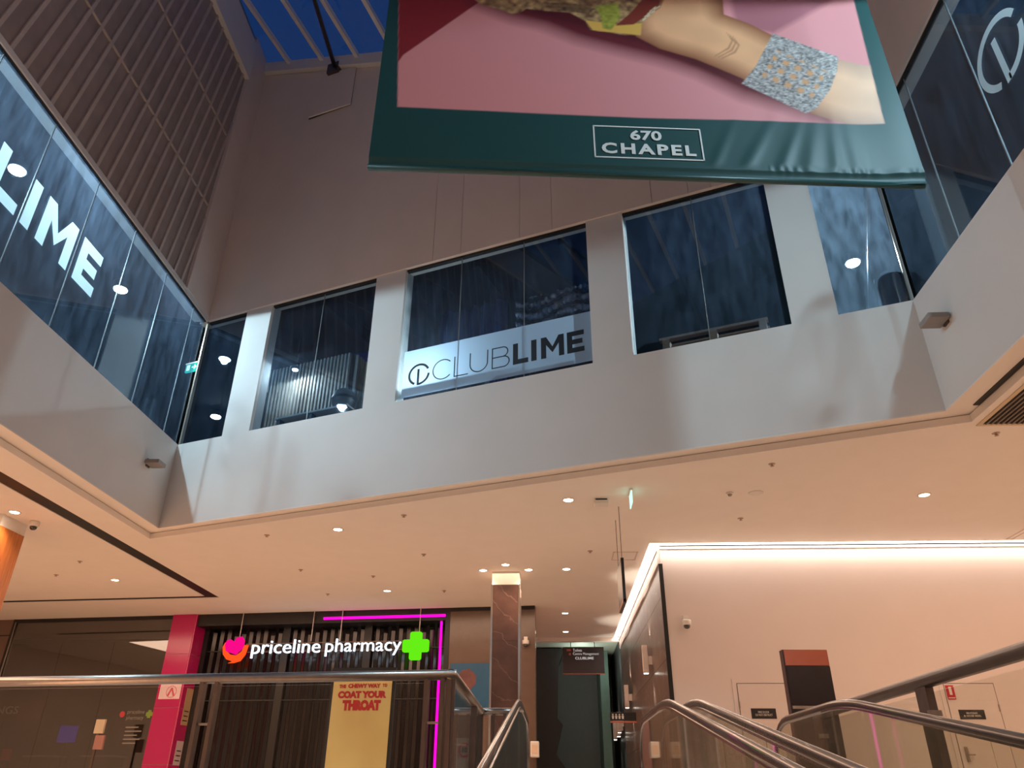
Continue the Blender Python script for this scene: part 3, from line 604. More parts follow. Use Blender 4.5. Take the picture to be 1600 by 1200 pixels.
# ================================================================== ceiling fittings of the lower mall
def zc(u, v, z=CZ): d = ray(u, v); return d*(z/d.z)
def downlight(u, v, label, p=55, rr=.085):
    q = zc(u, v); t = thing('downlight', label, 'downlight', (q.x, q.y, CZ), 'recessed ceiling downlights')
    rim = MB().lathe([(rr*1.3, 0), (rr*1.32, -.006), (rr*1.05, -.012), (rr, -.006)], q.x, q.y, CZ, 24).build('rim', m_plas, t)
    MB().lathe([(rr*.98, -.007), (rr*.6, -.011), (.01, -.012)], q.x, q.y, CZ, 24).build('lens', m_lens, rim)
    light('SPOT', (q.x, q.y, CZ-.03), p, WARM, parent=t, spot_size=R(130), spot_blend=.8, shadow_soft_size=.07)
for u, v, lb, p in ((23, 800, 'bright downlight beside the orange timber column at the left edge', 120), (180, 906, 'small downlight inside the black slot corner at left', 50), (528, 827, 'downlight alone in the ceiling left of centre below the fascia', 60),
                 (605, 923, 'small downlight above the end of the pharmacy sign', 50), (888, 781, 'downlight beside the small white ceiling box', 60), (755, 891, 'downlight just left of the marble column head', 90), (790, 882, 'downlight in front of the marble column head', 110),
                 (826, 890, 'downlight just right of the marble column head', 90), (885, 889, 'small downlight above the corridor, nearest of three in line', 55), (883, 958, 'small downlight above the corridor, middle of three in line', 55), (884, 987, 'small downlight nearest the corridor mouth', 55), (1444, 773, 'downlight in the ceiling above the white door wall', 70)):
    downlight(u, v, lb, p)
for u, v, lb in ((631, 805, 'sprinkler just under the fascia right of the lone left downlight'), (417, 836, 'sprinkler below the fascia at far left of centre'), (470, 890, 'sprinkler left of centre above the pharmacy'), (512, 928, 'sprinkler above the magenta tube'), (583, 900, 'sprinkler above left of the small pharmacy downlight'),
              (694, 923, 'sprinkler left of the marble column above the black post'), (662, 866, 'sprinkler between the fascia and the marble column'), (922, 861, 'sprinkler left of the square ceiling panel'), (1206, 725, 'sprinkler close under the right half of the fascia'), (1157, 810, 'sprinkler in front of the lit cove'),
              (1556, 677, 'sprinkler next to the air grille at the right'), (125, 877, 'upper sprinkler inside the black slot corner'), (88, 898, 'lower sprinkler inside the black slot corner')):
    q = zc(u, v); t = thing('sprinkler', lb, 'sprinkler', (q.x, q.y, CZ), 'ceiling sprinklers')
    MB().lathe([(.055, 0), (.05, -.008), (.02, -.014), (.014, -.03)], q.x, q.y, CZ, 14).build('escutcheon', M('sprinkler_metal', (190, 164, 146), .4, .4), t)
    MB().lathe([(.014, -.03), (.03, -.036), (.03, -.04), (.01, -.042)], q.x, q.y, CZ, 14).build('deflector', M('sprinkler_metal', (190, 164, 146)), t)
q = zc(1140, 770); t = thing('smoke_detector', 'small smoke detector beside the round ceiling speaker', 'detector', (q.x, q.y, CZ))
MB().lathe([(.06, 0), (.06, -.02), (.045, -.03)], q.x, q.y, CZ).build('base', m_plas, t); MB().lathe([(.04, -.03), (.03, -.055), (.01, -.06)], q.x, q.y, CZ).build('sensor', M('sensor_grey', (140, 122, 110), .5), t)
q = zc(1181, 770); t = thing('ceiling_speaker', 'flat round ceiling speaker', 'speaker', (q.x, q.y, CZ))
MB().lathe([(.13, 0), (.125, -.012), (.105, -.014)], q.x, q.y, CZ, 28).build('rim', m_plas, t); MB().lathe([(.103, -.008), (.05, -.012), (.01, -.013)], q.x, q.y, CZ, 28).build('grille', M('speaker_grille', (214, 196, 182), .7, bump=.2, scale=60), t)
q = zc(939, 781); t = thing('ceiling_box', 'small white box unit fixed to the ceiling above the corridor', 'sensor box', (q.x, q.y, CZ))
MB().box(q.x-.12, q.x+.12, q.y-.1, q.y+.1, CZ-.10, CZ).build('body', m_plas, t, .008); MB().box(q.x-.1, q.x+.1, q.y-.102, q.y-.1, CZ-.035, CZ-.01).build('slot', m_track, t)
q = zc(985, 768); t = thing('exit_sign', 'thin green edged exit sign seen edge on below the ceiling', 'exit sign', (q.x, q.y, CZ))
MB().box(q.x-.02, q.x+.02, q.y-.16, q.y+.2, CZ-.04, CZ).build('mount', m_plas, t); MB().box(q.x-.008, q.x+.008, q.y-.18, q.y+.18, CZ-.25, CZ-.04).build('panel', glow('exit_edge', (190, 250, 225), 1.5), t)
def access_panel(u0, v0, u1, v1, lb, label_group=None):
    a = zc(u0, v1); b = zc(u1, v0); x0, x1, y0, y1 = min(a.x, b.x), max(a.x, b.x), min(a.y, b.y), max(a.y, b.y)
    t = thing('ceiling_hatch', lb, 'ceiling panel', ((x0+x1)/2, (y0+y1)/2, CZ)); fm = M('panel_frame', (214, 190, 172), .5)
    for bx in ((x0, x1, y0, y0+.025), (x0, x1, y1-.025, y1), (x0, x0+.025, y0, y1), (x1-.025, x1, y0, y1)): MB().box(*bx, CZ-.008, CZ).build('frame', fm, t)
    MB().box(x0+.03, x1-.03, y0+.03, y1-.03, CZ-.004, CZ).build('door', m_paint, t)
access_panel(955, 862, 997, 875, 'square access panel in the ceiling beside the cove corner')
access_panel(1572, 826, 1612, 842, 'access panel in the ceiling at the right edge')
x0, x1, y0, y1 = 5.98, 6.62, 8.6, 9.75
t = thing('air_grille', 'dark slatted air grille in the ceiling at the right edge', 'vent', (x0, y0, CZ))
MB().slab([(x0-.06, y0-.06), (x1+.06, y0-.06), (x1+.06, y1+.06), (x0-.06, y1+.06)], CZ-.012, CZ, [[(x0, y0), (x0, y1), (x1, y1), (x1, y0)]]).build('frame', M('grille_frame', (206, 182, 150), .5), t); MB().box(x0, x1, y0, y1, CZ-.002, CZ).build('backing', m_track, t)
for k in range(9): MB().box(x0+.035+k*.07, x0+.055+k*.07, y0, y1, CZ-.02, CZ-.003).build('slat', M('grille_slat', (120, 104, 90), .5), t)
def dome_cam(x, y, z, lb, wall=None):
    t = thing('dome_camera', lb, 'camera', (x, y, z), 'security dome cameras')
    if wall: MB().box(x-.05, x+.05, y+.02, y+.14, z-.02, z+.10).build('wall_arm', m_plas, t)
    MB().lathe([(.085, 0), (.09, -.02), (.09, -.08), (.075, -.10)], x, y, z, 22).build('housing', m_plas, t)
    MB().lathe([(.068, -.10), (.06, -.14), (.035, -.165), (.005, -.17)], x, y, z, 22).build('dome', m_dome, t)
q = zc(55, 815); dome_cam(q.x, q.y, CZ, 'white dome camera on the ceiling beside the orange column')
dome_cam(2.64, 15.46, 2.98, 'dome camera on the white wall left of the doors', True)

# ================================================================== right side: door wall, marble wall, cove
struct(MB().box(2.26, 14, 15.62, 15.9, FZ, CZ+.3).build('wall_doors', m_white), 'white wall with two service doors under the lit cove')
mw = sroot('wall_marble', 'dark polished stone wall running back to the corridor'); m_mar = marble('brown_marble', (104, 86, 77), (150, 134, 124), .30)
zs = [FZ, 1.0, 2.3, 3.5, 4.14]; ys = [15.66, 18.3, 21.0, 23.6, 26.2]
MB().box(2.26, 2.5, 15.66, 33.9, FZ, 4.6).build('backing', m_black, mw)
for z0, z1 in zip(zs[:-1], zs[1:]):
    for y0, y1 in zip(ys[:-1], ys[1:]): MB().box(2.23, 2.26, y0+.004, y1-.004, z0+.004, z1-.004).build('stone_slab', m_mar, mw)
MB().box(2.21, 2.29, 15.60, 15.66, FZ, 4.14).build('corner_trim', m_black, mw); MB().box(2.2, 2.26, 15.66, 26.2, 4.14, 4.6).build('head_panel', m_white, mw)
struct(MB().box(2.18, 2.20, 15.6, 26.2, 4.40, 4.43).build('trim_4', m_steel)); struct(MB().box(2.2, 14, 15.59, 15.61, 4.44, 4.47).build('trim_5', m_steel))
led = glow('cove_led', (255, 244, 232), 15)
t = thing('cove_light', 'brilliant white light line along the ceiling edge over the door wall', 'cove light', (8, 15.5, CZ))
MB().slab([(2.05, 15.40), (13.8, 15.40), (13.8, 15.585), (2.05, 15.585)], CZ+.02, CZ+.03).build('diffuser', led, t); MB().slab([(2.05, 15.59), (2.16, 15.59), (2.16, 26.2), (2.05, 26.2)], CZ+.018, CZ+.028).build('diffuser', led, t)
MB().slab(cove, CZ+.10, CZ+.12).build('housing', m_plas, t)
# doors
LEAF = {}
def door(n, x0, x1, top, lb):
    d = sroot('door_%d' % n, lb); y = 15.62; jm = M('door_gap', (120, 104, 96), .6)
    MB().box(x0-.012, x1+.012, y-.004, y, FZ, top+.012).build('gap', jm, d); LEAF[n] = MB().box(x0, x1, y-.03, y-.002, FZ+.01, top).build('leaf', m_white, d, .003)
    MB().box(x0-.09, x0-.014, y-.02, y, FZ, top+.09).build('jamb', m_white, d); MB().box(x1+.014, x1+.09, y-.02, y, FZ, top+.09).build('jamb', m_white, d); MB().box(x0-.014, x1+.014, y-.02, y, top+.014, top+.09).build('head', m_white, d)
    return d
d = door(1, 3.50, 4.42, 1.82, 'white fire door beside the directory totem')
for z in (1.45, .2): MB().box(3.485, 3.505, 15.57, 15.60, z-.06, z+.06).build('hinge', m_steel, LEAF[1])
d = door(2, 7.34, 8.24, 1.82, 'white service door behind the glass balustrade at right')
for z in (1.4, .2): MB().box(8.225, 8.245, 15.57, 15.60, z-.06, z+.06).build('hinge', m_steel, LEAF[2])
MB().box(7.42, 7.47, 15.56, 15.59, .5, .75).build('lock_plate', m_steel, LEAF[2]); MB().tube([(7.45, 15.55, .62), (7.56, 15.53, .62)], .012).build('handle', m_steel, LEAF[2])
FD = Fr((0, 15.59, 0), (1, 0, 0), (0, 1, 0)); sgm = M('sign_black', (34, 30, 30), .4, var=.05)
for u0, v0, u1, v1, l1, l2, lb in ((1173, 1107, 1214, 1123, 'FIRE DOOR', 'DO NOT OBSTRUCT', 'black sign reading FIRE DOOR DO NOT OBSTRUCT on the left door'), (1497, 1109, 1541, 1124, 'FIRE HYDRANT', '& HOSE REEL', 'black sign reading FIRE HYDRANT on the right door')):
    a0, z1 = FD.px(u0, v0); a1, z0 = FD.px(u1, v1); t = thing('door_sign', lb, 'sign', tuple(FD.pt((a0+a1)/2, 0, z0)))
    pl_ = MB(FD).box(a0, a1, -.008, 0, z0, z1).build('plate', sgm, t); w_ = a1-a0; h = z1-z0
    put_text(FD, l1, a0+w_*.28, a0+w_*.72, z0+h*.54, z0+h*.74, -.009, m_plas, pl_, thick=.002); put_text(FD, l2, a0+w_*.16, a0+w_*.84, z0+h*.26, z0+h*.46, -.009, m_plas, pl_, thick=.002)
a0, z1 = FD.px(1476, 1071); a1, z0 = FD.px(1494, 1093); t = thing('hydrant_sign', 'small red and white hydrant sign on the right door', 'sign', tuple(FD.pt(a0, 0, z0))); red = M('sign_red', (186, 32, 44), .45)
MB(FD).box(a0, a1, -.014, -.004, z0, z1).build('plate', red, t); w_ = a1-a0; h = z1-z0; MB(FD).box(a0+w_*.33, a0+w_*.67, -.018, -.014, z0+h*.32, z0+h*.9).build('symbol', m_plas, t); MB(FD).box(a0+w_*.08, a0+w_*.92, -.017, -.014, z0+h*.08, z0+h*.14).build('line', m_plas, t)
# directory totem
FT = Fr((0, 12.0, 0), Vector((1, .04, 0)), Vector((-.04, 1, 0))); x0, x1, zt = 3.46, 4.13, 1.90
t = thing('directory_totem', 'tall directory totem with an orange top and black screen', 'totem', (3.8, 12, FZ)); org = M('totem_orange', (196, 104, 78), .4, var=.03)
fp = lambda v: FT.px(1265, v)[1]-.16
MB(FT).box(x0, x1, 0, .14, FZ, zt).build('body', M('totem_side', (70, 44, 40), .4), t); MB(FT).box(x0+.02, x1-.0, -.012, 0, zt-.225, zt-.005).build('top_panel', org, t)
MB(FT).box(x0+.02, x1, -.016, 0, 1.13, zt-.235).build('screen', M('totem_screen', (44, 36, 40), .22, var=.08), t); MB(FT).box(x0+.02, x1, -.02, 0, 1.075, 1.115).build('shelf', m_steel, t)
MB(FT).box(x0+.02, x1, -.012, 0, .1, 1.06).build('lower_panel', m_black, t); MB(FT).box(x0-.05, x1+.05, -.1, .24, FZ, FZ+.05).build('base', m_black, t)
# wall sconces along the stone wall
fm = Fr((2.23, 0, 0), (0, 1, 0), (1, 0, 0)); scm = M('sconce_body', (206, 186, 174), .45)
for i, (u, v) in enumerate(((1008, 1030), (979, 1088), (966, 1135), (957, 1152), (947, 1163))):
    dd = ray(u, v); q = dd*(2.08/dd.x); x, y, z = 2.08, q.y, q.z
    if i > 2: y = (26.6, 28.6)[i-3]; z = (1.95, 1.85)[i-3]
    t = thing('wall_sconce', ('nearest', 'second', 'third', 'fourth', 'last')[i]+' up and down wall light on the dark stone wall, counting inwards', 'wall light', (x, y, z), 'up and down wall lights')
    hh = .30
    MB().box(x-.06, x+.06, y-.06, y+.06, z-hh, z+hh).build('body', scm, t, .006); MB().box(x+.06, 2.23, y-.05, y+.05, z-.12, z+.06).build('bracket', scm, t)
    MB().box(x-.045, x+.045, y-.045, y+.045, z-hh-.012, z-hh).build('lens', glow('sconce_lens', (255, 248, 230), 9), t)
    for dz, rot in ((-hh-.03, 0), (hh+.03, math.pi)): light('SPOT', (x+.03, y, z+dz), 60, (1, .95, .82), (rot, R(6 if dz > 0 else 6), 0), t, spot_size=R(70), spot_blend=.7, shadow_soft_size=.03)
# toilet blade sign, hanging blade sign
ft = Fr((0, 22.5, 0), (1, 0, 0), (0, 1, 0)); a0, z1 = ft.px(953, 1113); a1, z0 = ft.px(976, 1126)
t = thing('toilet_sign', 'small black toilet sign with white figures projecting from the stone wall', 'sign', tuple(ft.pt(a0, 0, z0)))
MB(ft).box(a0, 2.23, 0, .05, z0, z1).build('panel', sgm, t); MB(ft).box(a0, 2.23, -.004, .05, z0-.05, z0-.015).build('orange_strip', org, t); w_ = a1-a0; h = z1-z0
for k in range(4):
    a = a0+w_*(.14+.23*k); MB(ft).prism([(a, z0+h*.2), (a+w_*.11, z0+h*.2), (a+w_*.13, z0+h*.58), (a-w_*.02, z0+h*.58)], -.004, 0).build('figure', m_plas, t); MB(ft).prism(arc(a+w_*.055, z0+h*.72, 0.001, h*.1, 0, 359, 12), -.004, 0).build('figure_head', m_plas, t)
xq = 1.25
sq = [(ray(u, v)*(xq/ray(u, v).x)) for u, v in ((966, 880), (974, 880), (974, 948), (966, 955))]
t = thing('blade_sign', 'thin dark panel sign hung on wires seen edge on by the cove corner', 'sign', (xq, 14, 3))
y0, y1 = zc(962, 790).y, zc(960, 808).y+.25; zt = (ray(969, 882)*((y0+y1)/2/ray(969, 882).y)).z; zb2 = (ray(969, 950)*((y0+y1)/2/ray(969, 950).y)).z
xq = (ray(971, 915)*((y0+y1)/2/ray(971, 915).y)).x
MB().box(xq-.025, xq+.025, y0, y1, zb2, zt).build('panel', sgm, t); MB().box(xq-.027, xq+.027, y0, y1, zb2+.02, zb2+.06).build('orange_strip', org, t)
for y in (y0+.06, y1-.06): MB().tube([(xq, y, zt), (xq, y, CZ)], .006, 6).build('wire', m_steel_d, t)
# ================================================================== corridor
cm = M('corridor_grey', (108, 110, 106), .6, var=.05)
struct(MB().box(-.62, 2.3, 26.2, 26.4, 4.38, 5).build('wall_bulkhead', m_paint)); struct(MB().box(-.5, 2.6, 31.5, 31.7, FZ, 5).build('wall_corridor_end', cm), 'dark grey end wall of the corridor')
struct(MB().box(-.75, -.62, 21.3, 34, FZ, 5).build('wall_corridor_left', M('pink_wall', (214, 150, 138), .5, var=.03))); struct(MB().box(-.62, 2.3, 26.4, 31.5, 4.55, 4.7).build('ceiling_corridor', M('corridor_ceiling', (150, 160, 146), .6)))
tag(MB().prism([(-.6, FZ), (.95, FZ), (.55, .4), (.05, 1.1), (.3, 2.0), (.12, 2.2), (.2, 4.0), (.4, 4.5), (-.6, 4.5)], 28.4, 29.6).build('faceted_column', M('faceted_black', (30, 28, 26), .5, var=.2)), 'black faceted column leaning at the left of the corridor', 'column')
tag(MB().box(1.70, 2.0, 29.2, 31.4, FZ, 4.54).build('green_pilaster', M('green_grey_panel', (92, 120, 108), .5)), 'green grey pilaster at the right of the corridor', 'pilaster')
fc = Fr((0, 27.2, 0), (1, 0, 0), (0, 1, 0)); a0, z1 = fc.px(879, 1011); a1, z0 = fc.px(945, 1052)
t = thing('wayfinding_sign', 'dark hanging wayfinding sign listing Toilets and Centre Management', 'sign', tuple(fc.pt(a0, 0, z0)))
wp_ = MB(fc).box(a0, a1, 0, .06, z0, z1).build('panel', M('wayfinding_panel', (72, 58, 60), .5), t); MB(fc).box(a0, a1, -.005, .06, z0-.03, z0).build('orange_strip', org, t); w_ = a1-a0; h = z1-z0
for a in (a0+w_*.2, a0+w_*.78): MB(fc).box(a-.012, a+.012, .02, .04, z1, 4.54).build('hanger', m_steel, t)
sw = glow('sign_white', (220, 210, 205), .7)
put_text(fc, 'Toilets', a0+w_*.25, a0+w_*.47, z0+h*.82, z0+h*.93, -.004, sw, wp_, thick=.003); put_text(fc, 'Centre Management', a0+w_*.25, a0+w_*.88, z0+h*.66, z0+h*.79, -.004, sw, wp_, thick=.003)
put_text(fc, 'CLUBLIME', a0+w_*.30, a0+w_*.75, z0+h*.52, z0+h*.62, -.004, sw, wp_, thick=.003, off=.02); MB(fc).box(a0+w_*.1, a0+w_*.2, -.004, 0, z0+h*.84, z0+h*.92).build('icon', org, t); MB(fc).box(a0+w_*.15, a0+w_*.2, -.004, 0, z0+h*.68, z0+h*.77).build('icon', org, t)
light('POINT', (1.0, 28, 4.0), 45, (.95, 1, .93), shadow_soft_size=.2, name='corridor_light')
# ================================================================== marble column
cx, cy, hw = -1.06, 17.88, .325; t = thing('marble_column', 'square dark marble column with polished edges and a pale collar', 'column', (cx, cy, FZ)); mc = marble('dark_marble', (84, 62, 56), (116, 94, 86), .2, 1.3)
MB().box(cx-hw+.01, cx+hw-.01, cy-hw+.01, cy+hw-.01, FZ, 4.2).build('core', m_black, t)
for z0, z1 in ((FZ, .75), (.75, 2.95), (2.95, 4.2)):
    for bx in ((cx-hw+.03, cx+hw-.03, cy-hw, cy-hw+.02), (cx-hw+.03, cx+hw-.03, cy+hw-.02, cy+hw), (cx-hw, cx-hw+.02, cy-hw+.03, cy+hw-.03), (cx+hw-.02, cx+hw, cy-hw+.03, cy+hw-.03)): MB().box(*bx, z0+.003, z1-.003).build('marble_slab', mc, t)
for sx in (-1, 1):
    for sy in (-1, 1): x = cx+sx*(hw-.012); y = cy+sy*(hw-.012); MB().box(x-.022, x+.022, y-.022, y+.022, FZ, 4.2).build('edge_trim', m_chrome, t)
MB().box(cx-hw+.01, cx+hw-.01, cy-hw+.01, cy+hw-.01, 4.2, 4.5).build('collar', m_plas, t)
# orange timber column at the left
t = thing('timber_column', 'orange timber clad column at the left edge of the photo', 'column', (-10.6, 13.5, FZ)); om = M('orange_timber', (190, 112, 52), .4, var=.2, scale=5, stretch=(8, 8, .5))
for k in range(5): MB().box(-10.95+k*.152, -10.95+k*.152+.146, 13.06, 13.10, FZ, 4.28).build('board', om, t); MB().box(-10.22, -10.19, 13.1+k*.14, 13.1+k*.14+.134, FZ, 4.28).build('board', om, t)
MB().box(-10.95, -10.22, 13.1, 13.8, FZ, 4.28).build('core', m_black, t); MB().box(-10.94, -10.2, 13.08, 13.8, 4.28, 4.5).build('collar', m_plas, t)

# ================================================================== shopfronts on the left
S = FS; sx = lambda u, v=975, b=0: S.px(u, v, b)[0]; sz = lambda v, u=500, b=0: S.px(u, v, b)[1]
blk = M('shop_black', (26, 23, 23), .4, var=.1)
struct(MB(S).box(-4, 15.6, 4.5, 4.7, FZ, CZ+.1).build('wall_shop_back', M('shop_interior', (66, 58, 50), .7, var=.1))); struct(MB(S).box(-4, 15.6, 0, 4.6, 4.62, 4.7).build('ceiling_shop', M('shop_ceiling', (110, 100, 92), .7)))
s0, s1, s2, s3 = sx(24), sx(271), sx(308), sx(703)
# glass shop window
wr = sroot('window_9', 'tall dark glass shopfront left of the pink pillar')
MB(S).box(s0-.02, s1, -.02, .06, 4.40, CZ+.05).build('head_frame', blk, wr); MB(S).box(s0-.06, s0+.02, -.03, .06, FZ, 4.5).build('post', blk, wr); MB(S).box(s0+.02, s0+.04, -.035, .0, FZ, 4.42).build('post_edge', m_steel, wr)
cuts = [s0+.02, s0+1.75, s0+3.45, s1]
for a, b in zip(cuts[:-1], cuts[1:]): MB(S).box(a+.004, b-.004, .02, .032, FZ, 4.40).build('pane', g_shop, wr)
struct(MB(S).box(-4, s0-.06, .0, .2, FZ, 4.6).build('wall_shop_left', M('brown_panel', (112, 88, 76), .35, var=.05))); struct(MB(S).box(-4, s0-.06, -.006, 0, 4.02, 4.05).build('trim_6', m_black))
# things behind the shop glass
def stand(u, v0, v1, b, lb, name, cat, rgb, wpx, extra=None):
    a, z1 = S.px(u, v0, b); _, z0 = S.px(u, v1, b); w_ = wpx*.019; t = thing(name, lb, cat, tuple(S.pt(a, b, FZ)))
    MB(S).box(a-w_/2, a+w_/2, b, b+.06, z0, z1).build('panel', M(name+'_panel', rgb, .5, emit=.8 if extra == 'lit' else 0), t); MB(S).box(a-.03, a+.03, b+.02, b+.05, FZ, z0).build('pole', m_steel_d, t); MB(S).box(a-.2, a+.2, b-.1, b+.2, FZ, FZ+.03).build('base', m_black, t); return t
stand(12, 1170, 1188, .9, 'small red sign on a thin pole inside the glass shop', 'red_sign', 'sign', (196, 60, 62), 16)
stand(108, 1134, 1160, 1.6, 'blue glowing screen inside the glass shop', 'blue_screen', 'screen', (40, 40, 180), 30, 'lit')
t = stand(158, 1124, 1146, -.9, 'slim beige notice stand in front of the glass shop', 'notice_stand', 'stand', (206, 186, 160), 14)
a, z = S.px(155, 1158, -.9); MB(S).box(a-.13, a+.13, -.92, -.86, z-.2, z+.14).build('pink_panel', M('notice_pink', (170, 120, 112), .5), t)
a0, z1 = S.px(0, 1095, 1.2); a1, z0 = S.px(62, 1124, 1.2); t = thing('faded_red_sign', 'dull red lettered sign inside the glass shop at far left', 'sign', tuple(S.pt(a1, 1.2, z0)))
MB(S).box(a0-.8, a1, 1.2, 1.26, z0, z1).build('panel', M('dull_red', (120, 54, 54), .5), t); put_text(S, 'INGS', a0-.1, a0+.72, z0+(z1-z0)*.3, z1-(z1-z0)*.3, 1.198, m_plas, t); MB(S).box(a0+.2, a0+.3, 1.22, 1.25, FZ, z0).build('post', m_black, t)
for k, u in enumerate((60, 150)): 
    a, z = S.px(u, 1180, 2.2); t = thing('display_counter', ('left', 'right')[k]+' dark display counter behind the glass shopfront', 'counter', tuple(S.pt(a, 2.2, FZ)))
    MB(S).box(a-.5, a+.5, 2.2, 2.9, FZ, z-.05).build('body', M('counter_dark', (56, 58, 54), .5), t); MB(S).box(a-.52, a+.52, 2.18, 2.92, z-.05, z).build('top', m_steel, t)
# decal on the shop glass
a0, z1 = S.px(186, 1107); a1, z0 = S.px(230, 1160); w_ = a1-a0; t = thing('window_decal', 'small pharmacy name decal with text lines on the shop glass', 'decal', tuple(S.pt(a0, 0, z0))); dm = M('decal_grey', (150, 140, 130), .6)
put_text(S, 'priceline', a0+w_*.26, a0+w_*.74, z1-.17, z1-.04, .017, dm, t); put_text(S, 'pharmacy', a0+w_*.26, a0+w_*.74, z1-.32, z1-.19, .017, dm, t); MB(S).prism(arc(a0+w_*.12, z1-.15, .001, .08, 0, 359, 16), .014, .018).build('heart', M('decal_red', (190, 60, 70), .5), t)
MB(S).prism([(a0+w_*.88+dx*.05, z1-.15+dz*.05) for dx, dz in ((-1, -1), (-1, -2), (1, -2), (1, -1), (2, -1), (2, 1), (1, 1), (1, 2), (-1, 2), (-1, 1), (-2, 1), (-2, -1))], .014, .018).build('cross', M('decal_green', (130, 160, 60), .5), t)
for k in range(5): MB(S).box(a0+w_*.3, a0+w_*(.66+.1*(k % 2)), .015, .018, z1-.50-k*.1, z1-.47-k*.1).build('text_line', dm, t)
# pink pillar
t = thing('pink_pillar', 'bright pink tiled pillar between the glass shop and the pharmacy', 'pillar', tuple(S.pt((s1+s2)/2, 0, FZ))); pk = M('pink_tile', (190, 18, 98), .16, var=.03, spec=.6); gt = M('pink_grout', (236, 150, 170), .5)
MB(S).box(s1, s2, -.08, .62, FZ, CZ).build('core', gt, t)
zs = [CZ, sz(1023, 275), sz(1106, 262), sz(1195, 240), FZ+.0]
for z1, z0 in zip(zs[:-1], zs[1:]):
    MB(S).box(s1+.012, s2-.012, -.1, -.08, z0+.008, z1-.008).build('tile', pk, t); MB(S).box(s2, s2+.02, -.08, .62, z0+.008, z1-.008).build('tile', pk, t)
a0, z1 = S.px(251, 1069, -.1); a1, z0 = S.px(283, 1092, -.1); t = thing('pillar_sticker', 'pale square sticker with a triangle mark on the pink pillar', 'sticker', tuple(S.pt(a0, -.1, z0))); sm = M('sticker_pink_white', (235, 205, 212), .5); lm = M('sticker_red', (206, 80, 100), .5); w_ = a1-a0; h = z1-z0
MB(S).box(a0+.02, a1-.06, -.106, -.1, z0, z1).build('sheet', sm, t); MB(S).prism([(a0+w_*.36, z0+h*.2), (a0+w_*.5, z0+h*.75), (a0+w_*.56, z0+h*.75), (a0+w_*.7, z0+h*.2), (a0+w_*.62, z0+h*.2), (a0+w_*.53, z0+h*.58), (a0+w_*.44, z0+h*.2)], -.11, -.106).build('letter', lm, t)
MB(S).prism(arc(a0+w_*.53, z0+h*.48, h*.36, h*.40, 0, 359, 28), -.109, -.106).build('ring', lm, t)
for k, (z0, z1, rgb, lb) in enumerate(((1.55, 2.5, (196, 160, 120), 'tan notice on the side of the pink pillar'), (.55, 1.15, (214, 190, 190), 'white notice low on the side of the pink pillar'))):
    t = thing('side_notice', lb, 'notice', tuple(S.pt(s2+.02, .3, z0))); MB(S).box(s2+.02, s2+.026, .12, .46, z0, z1).build('sheet', M('notice_%d' % k, rgb, .6), t)
    for j in range(3): MB(S).box(s2+.026, s2+.028, .18, .40, z0+.1+j*.12, z0+.13+j*.12).build('text_line', m_steel_d, t)
# pharmacy front
ph = thing('pharmacy_shopfront', 'black frame of the closed pharmacy front', 'shopfront', tuple(S.pt((s2+s3)/2, .2, FZ)))
MB(S).box(s2+.02, s3, -.02, .9, sz(974), CZ).build('header', blk, ph); MB(S).box(s3-.13, s3, -.02, .5, FZ, sz(974)).build('post', blk, ph); MB(S).box(s2+.02, s2+.16, .47, .62, FZ, sz(974)).build('post', blk, ph)
shb = .55; a0, a1 = s2+.16, s3-.13; zt = sz(974)+.05
slm = M('shutter_strip', (36, 29, 28), .13, .5, var=.12, scale=3, spec=.8); sh = thing('folding_shutter', 'closed folding shutter of many narrow brown strips across the pharmacy', 'shutter', tuple(S.pt((a0+a1)/2, shb, FZ)))
NS = 64; dw = (a1-a0)/NS
for k in range(NS):
    a = a0+dw*(k+.5); tl = (.3+.25*random.random())*(1 if k % 2 else -1); hw_ = dw*.46; dx = hw_*math.cos(tl); dy = hw_*math.sin(tl); top = zt-.02-(.06*((k*7) % 5))
    MB(S).add([(a-dx, shb-dy, FZ), (a+dx, shb+dy, FZ), (a+dx, shb+dy+.008, FZ), (a-dx, shb-dy+.008, FZ), (a-dx, shb-dy, top), (a+dx, shb+dy, top), (a+dx, shb+dy+.008, top), (a-dx, shb-dy+.008, top)], [(0, 3, 2, 1), (4, 5, 6, 7), (0, 1, 5, 4), (1, 2, 6, 5), (2, 3, 7, 6), (3, 0, 4, 7)]).build('strip', slm, sh)
for f in (.335, .675): a = a0+(a1-a0)*f; MB(S).box(a-.12, a+.10, shb-.05, shb+.05, FZ, zt).build('guide_post', blk, sh)
for z in (sz(1010), sz(1090), .4): MB(S).box(a0, a1, shb-.035, shb-.025, z-.014, z+.014).build('cross_rail', blk, sh)
struct(MB(S).box(a0-.1, a1+.1, .95, 1.0, FZ, zt).build('wall_shop_dark', M('shop_dark', (30, 27, 26), .4)))
# neon
neon = glow('magenta_neon', (255, 10, 190), 1.6); t = thing('neon_tube', 'magenta neon tube bent along the top and right edge of the pharmacy front', 'neon light', tuple(S.pt(s3, -.05, 4.3)))
n0, nz = S.px(506, 966, -.05); n1, nz1 = S.px(696, 962, -.05); nz = (nz+nz1)/2; nv, _ = S.px(688, 1010, .15)
MB(S).tube([(n0, -.05, nz), (n1, -.05, nz)], .038, 8).build('tube', neon, t); MB(S).tube([(nv, .15, zt), (nv, .15, FZ)], .035, 8).build('tube', neon, t)
